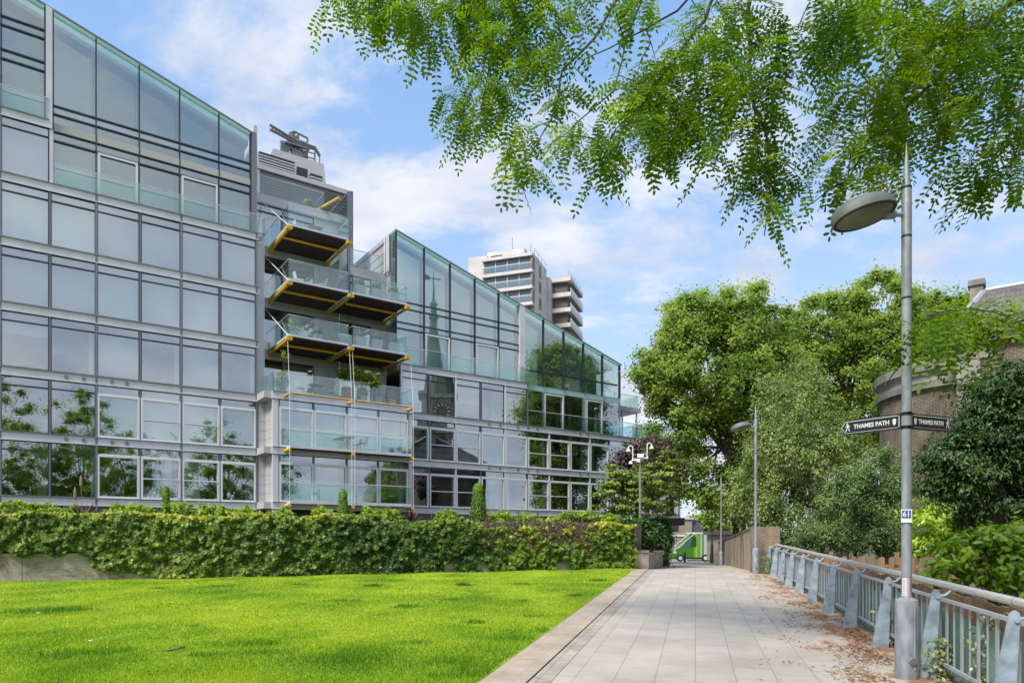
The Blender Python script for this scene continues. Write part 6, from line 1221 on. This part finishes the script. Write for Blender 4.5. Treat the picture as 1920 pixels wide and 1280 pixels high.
for t, p, z, h, r, lb in ((13.2, 1.2, SK[4] + .1, .4, .55, 'bushy potted shrub at the left end of the lowest hanging balcony'), (14.4, 1.7, SK[4] + .1, .3, .3, 'small spiky potted plant at the centre of the lowest hanging balcony'), (15.2, -.9, SK[4] + .1, .5, .55, 'tall leafy potted plant beside the glass screen on the hanging balcony'), (15.2, 1.0, SK[7] - 0.0, .3, .4, 'fluffy green potted plant behind the top terrace glass'),
                          (12.6, .9, SK[3] + .03, .4, .5, 'leafy pot at the left corner of the middle terrace'), (18.3, 1.0, SK[3] + .03, .5, .5, 'bushy pot near the right end of the middle terrace'), (19.2, 1.0, SK[3] + .03, .4, .42, 'pale leafy pot at the right corner of the middle terrace'), (17.3, 1.1, SK[3] + .03, .4, .35, 'low leafy pot right of the brown box on the terrace'), (19.2, 2.1, SK[2] + .03, .2, .16, 'tiny potted plant on the lower balcony at right')):
    if z == SK[7]: p = -2.4
    potted(t, p, z, .45 if h > .25 else .2, h, r, m_zinc, m_under, lb)
x, y, _ = F(16.9, 1.2, 0); tree('fig_tree', (x, y, SK[3] + .05), .9, [(x, y, SK[3] + 1.55, 1.35, .7, .38), (x + .5, y, SK[3] + 1.2, .8, .6, .3)], 40, .28, 2600, .17, m_plane, 'spreading small fig tree overhanging the middle terrace railing', 'tree', None, r0=.04, flat=.5, shell=.1, limbs=18)
x, y, _ = F(12.75, 1.1, 0); tree('climbing_plant', (x, y, SK[3] + .05), 1.3, [(x, y, SK[3] + 2.25, .28, .2, .35), (x - .2, y, SK[3] + 1.2, .35, .2, .12)], 12, .16, 420, .12, m_plane, 'thin twisting small tree beside the left cable on the terrace', 'plant', None, r0=.02, flat=.7, shell=.1, limbs=8)
o = MB().fb(16.0, 16.5, 1.1, 1.5, SK[3] + .03, SK[3] + .75).build('brown_box', mat('terracotta', (.28, .13, .09), .8)); tag(o, 'brown square storage box on the middle terrace below the fig tree', 'box')
def table(t, p, z, m, label):
    x, y, _ = F(t, p, z); r = empty('balcony_table', (x, y, z), label, 'table'); MB().fb(t - .4, t + .4, p - .35, p + .35, z + .70, z + .73).build('table_top', m, r)
    for a, c in ((-.3, .3), (.3, -.3)):
        MB().tube([F(t + a, p - .25, z), F(t + c, p - .25, z + .7)], .015, 5).build('leg', m, r); MB().tube([F(t + a, p + .25, z), F(t + c, p + .25, z + .7)], .015, 5).build('leg', m, r)
    return r
def chair(t, p, z, m, label, flip=1, grp=None):
    x, y, _ = F(t, p, z); r = empty('balcony_chair', (x, y, z), label, 'chair', grp); MB().fb(t - .2, t + .2, p - .2, p + .2, z + .43, z + .46).build('seat', m, r)
    a = t + .2 * flip; MB().hexa([F(a - .015, p + .2, z + .46), F(a + .015, p + .2, z + .46), F(a + .015, p - .2, z + .46), F(a - .015, p - .2, z + .46), F(a + .1 * flip - .015, p + .2, z + .85), F(a + .1 * flip + .015, p + .2, z + .85), F(a + .1 * flip + .015, p - .2, z + .85), F(a + .1 * flip - .015, p - .2, z + .85)]).build('backrest', m, r)
    for da in (-.18, .18):
        for dp in (-.18, .18): MB().tube([F(t + da, p + dp, z + .43), F(t + da * 1.2, p + dp * 1.2, z)], .012, 5).build('leg', m, r)
m_tan = mat('weathered_teak', (.20, .17, .14), .8)
table(16.0, 2.0, SK[2] + .03, m_tan, 'small folding table on the lower balcony beside the cables'); chair(16.9, 2.0, SK[2] + .03, m_tan, 'folding chair right of the small table on the lower balcony', 1)
table(14.6, .9, SK[3] + .03, m_tan, 'grey garden table on the middle terrace'); chair(13.7, .9, SK[3] + .03, m_white, 'white chair left of the garden table on the middle terrace', -1); chair(15.4, .9, SK[3] + .03, m_white, 'white chair right of the garden table on the middle terrace', 1)
chair(13.6, .9, SK[5] + .1, m_white, 'white chair at left on the middle hanging balcony', -1); chair(14.9, .9, SK[5] + .1, m_white, 'white chair at right on the middle hanging balcony', 1); chair(13.7, .6, SK[6] + .1, m_white, 'white chair at left on the topmost hanging balcony', -1); table(14.6, .6, SK[6] + .1, m_tan, 'dark table on the topmost hanging balcony')
chair(40.6, -2.0, 12.3, m_tan, 'brown chair on the small roof terrace at the right end of the building')
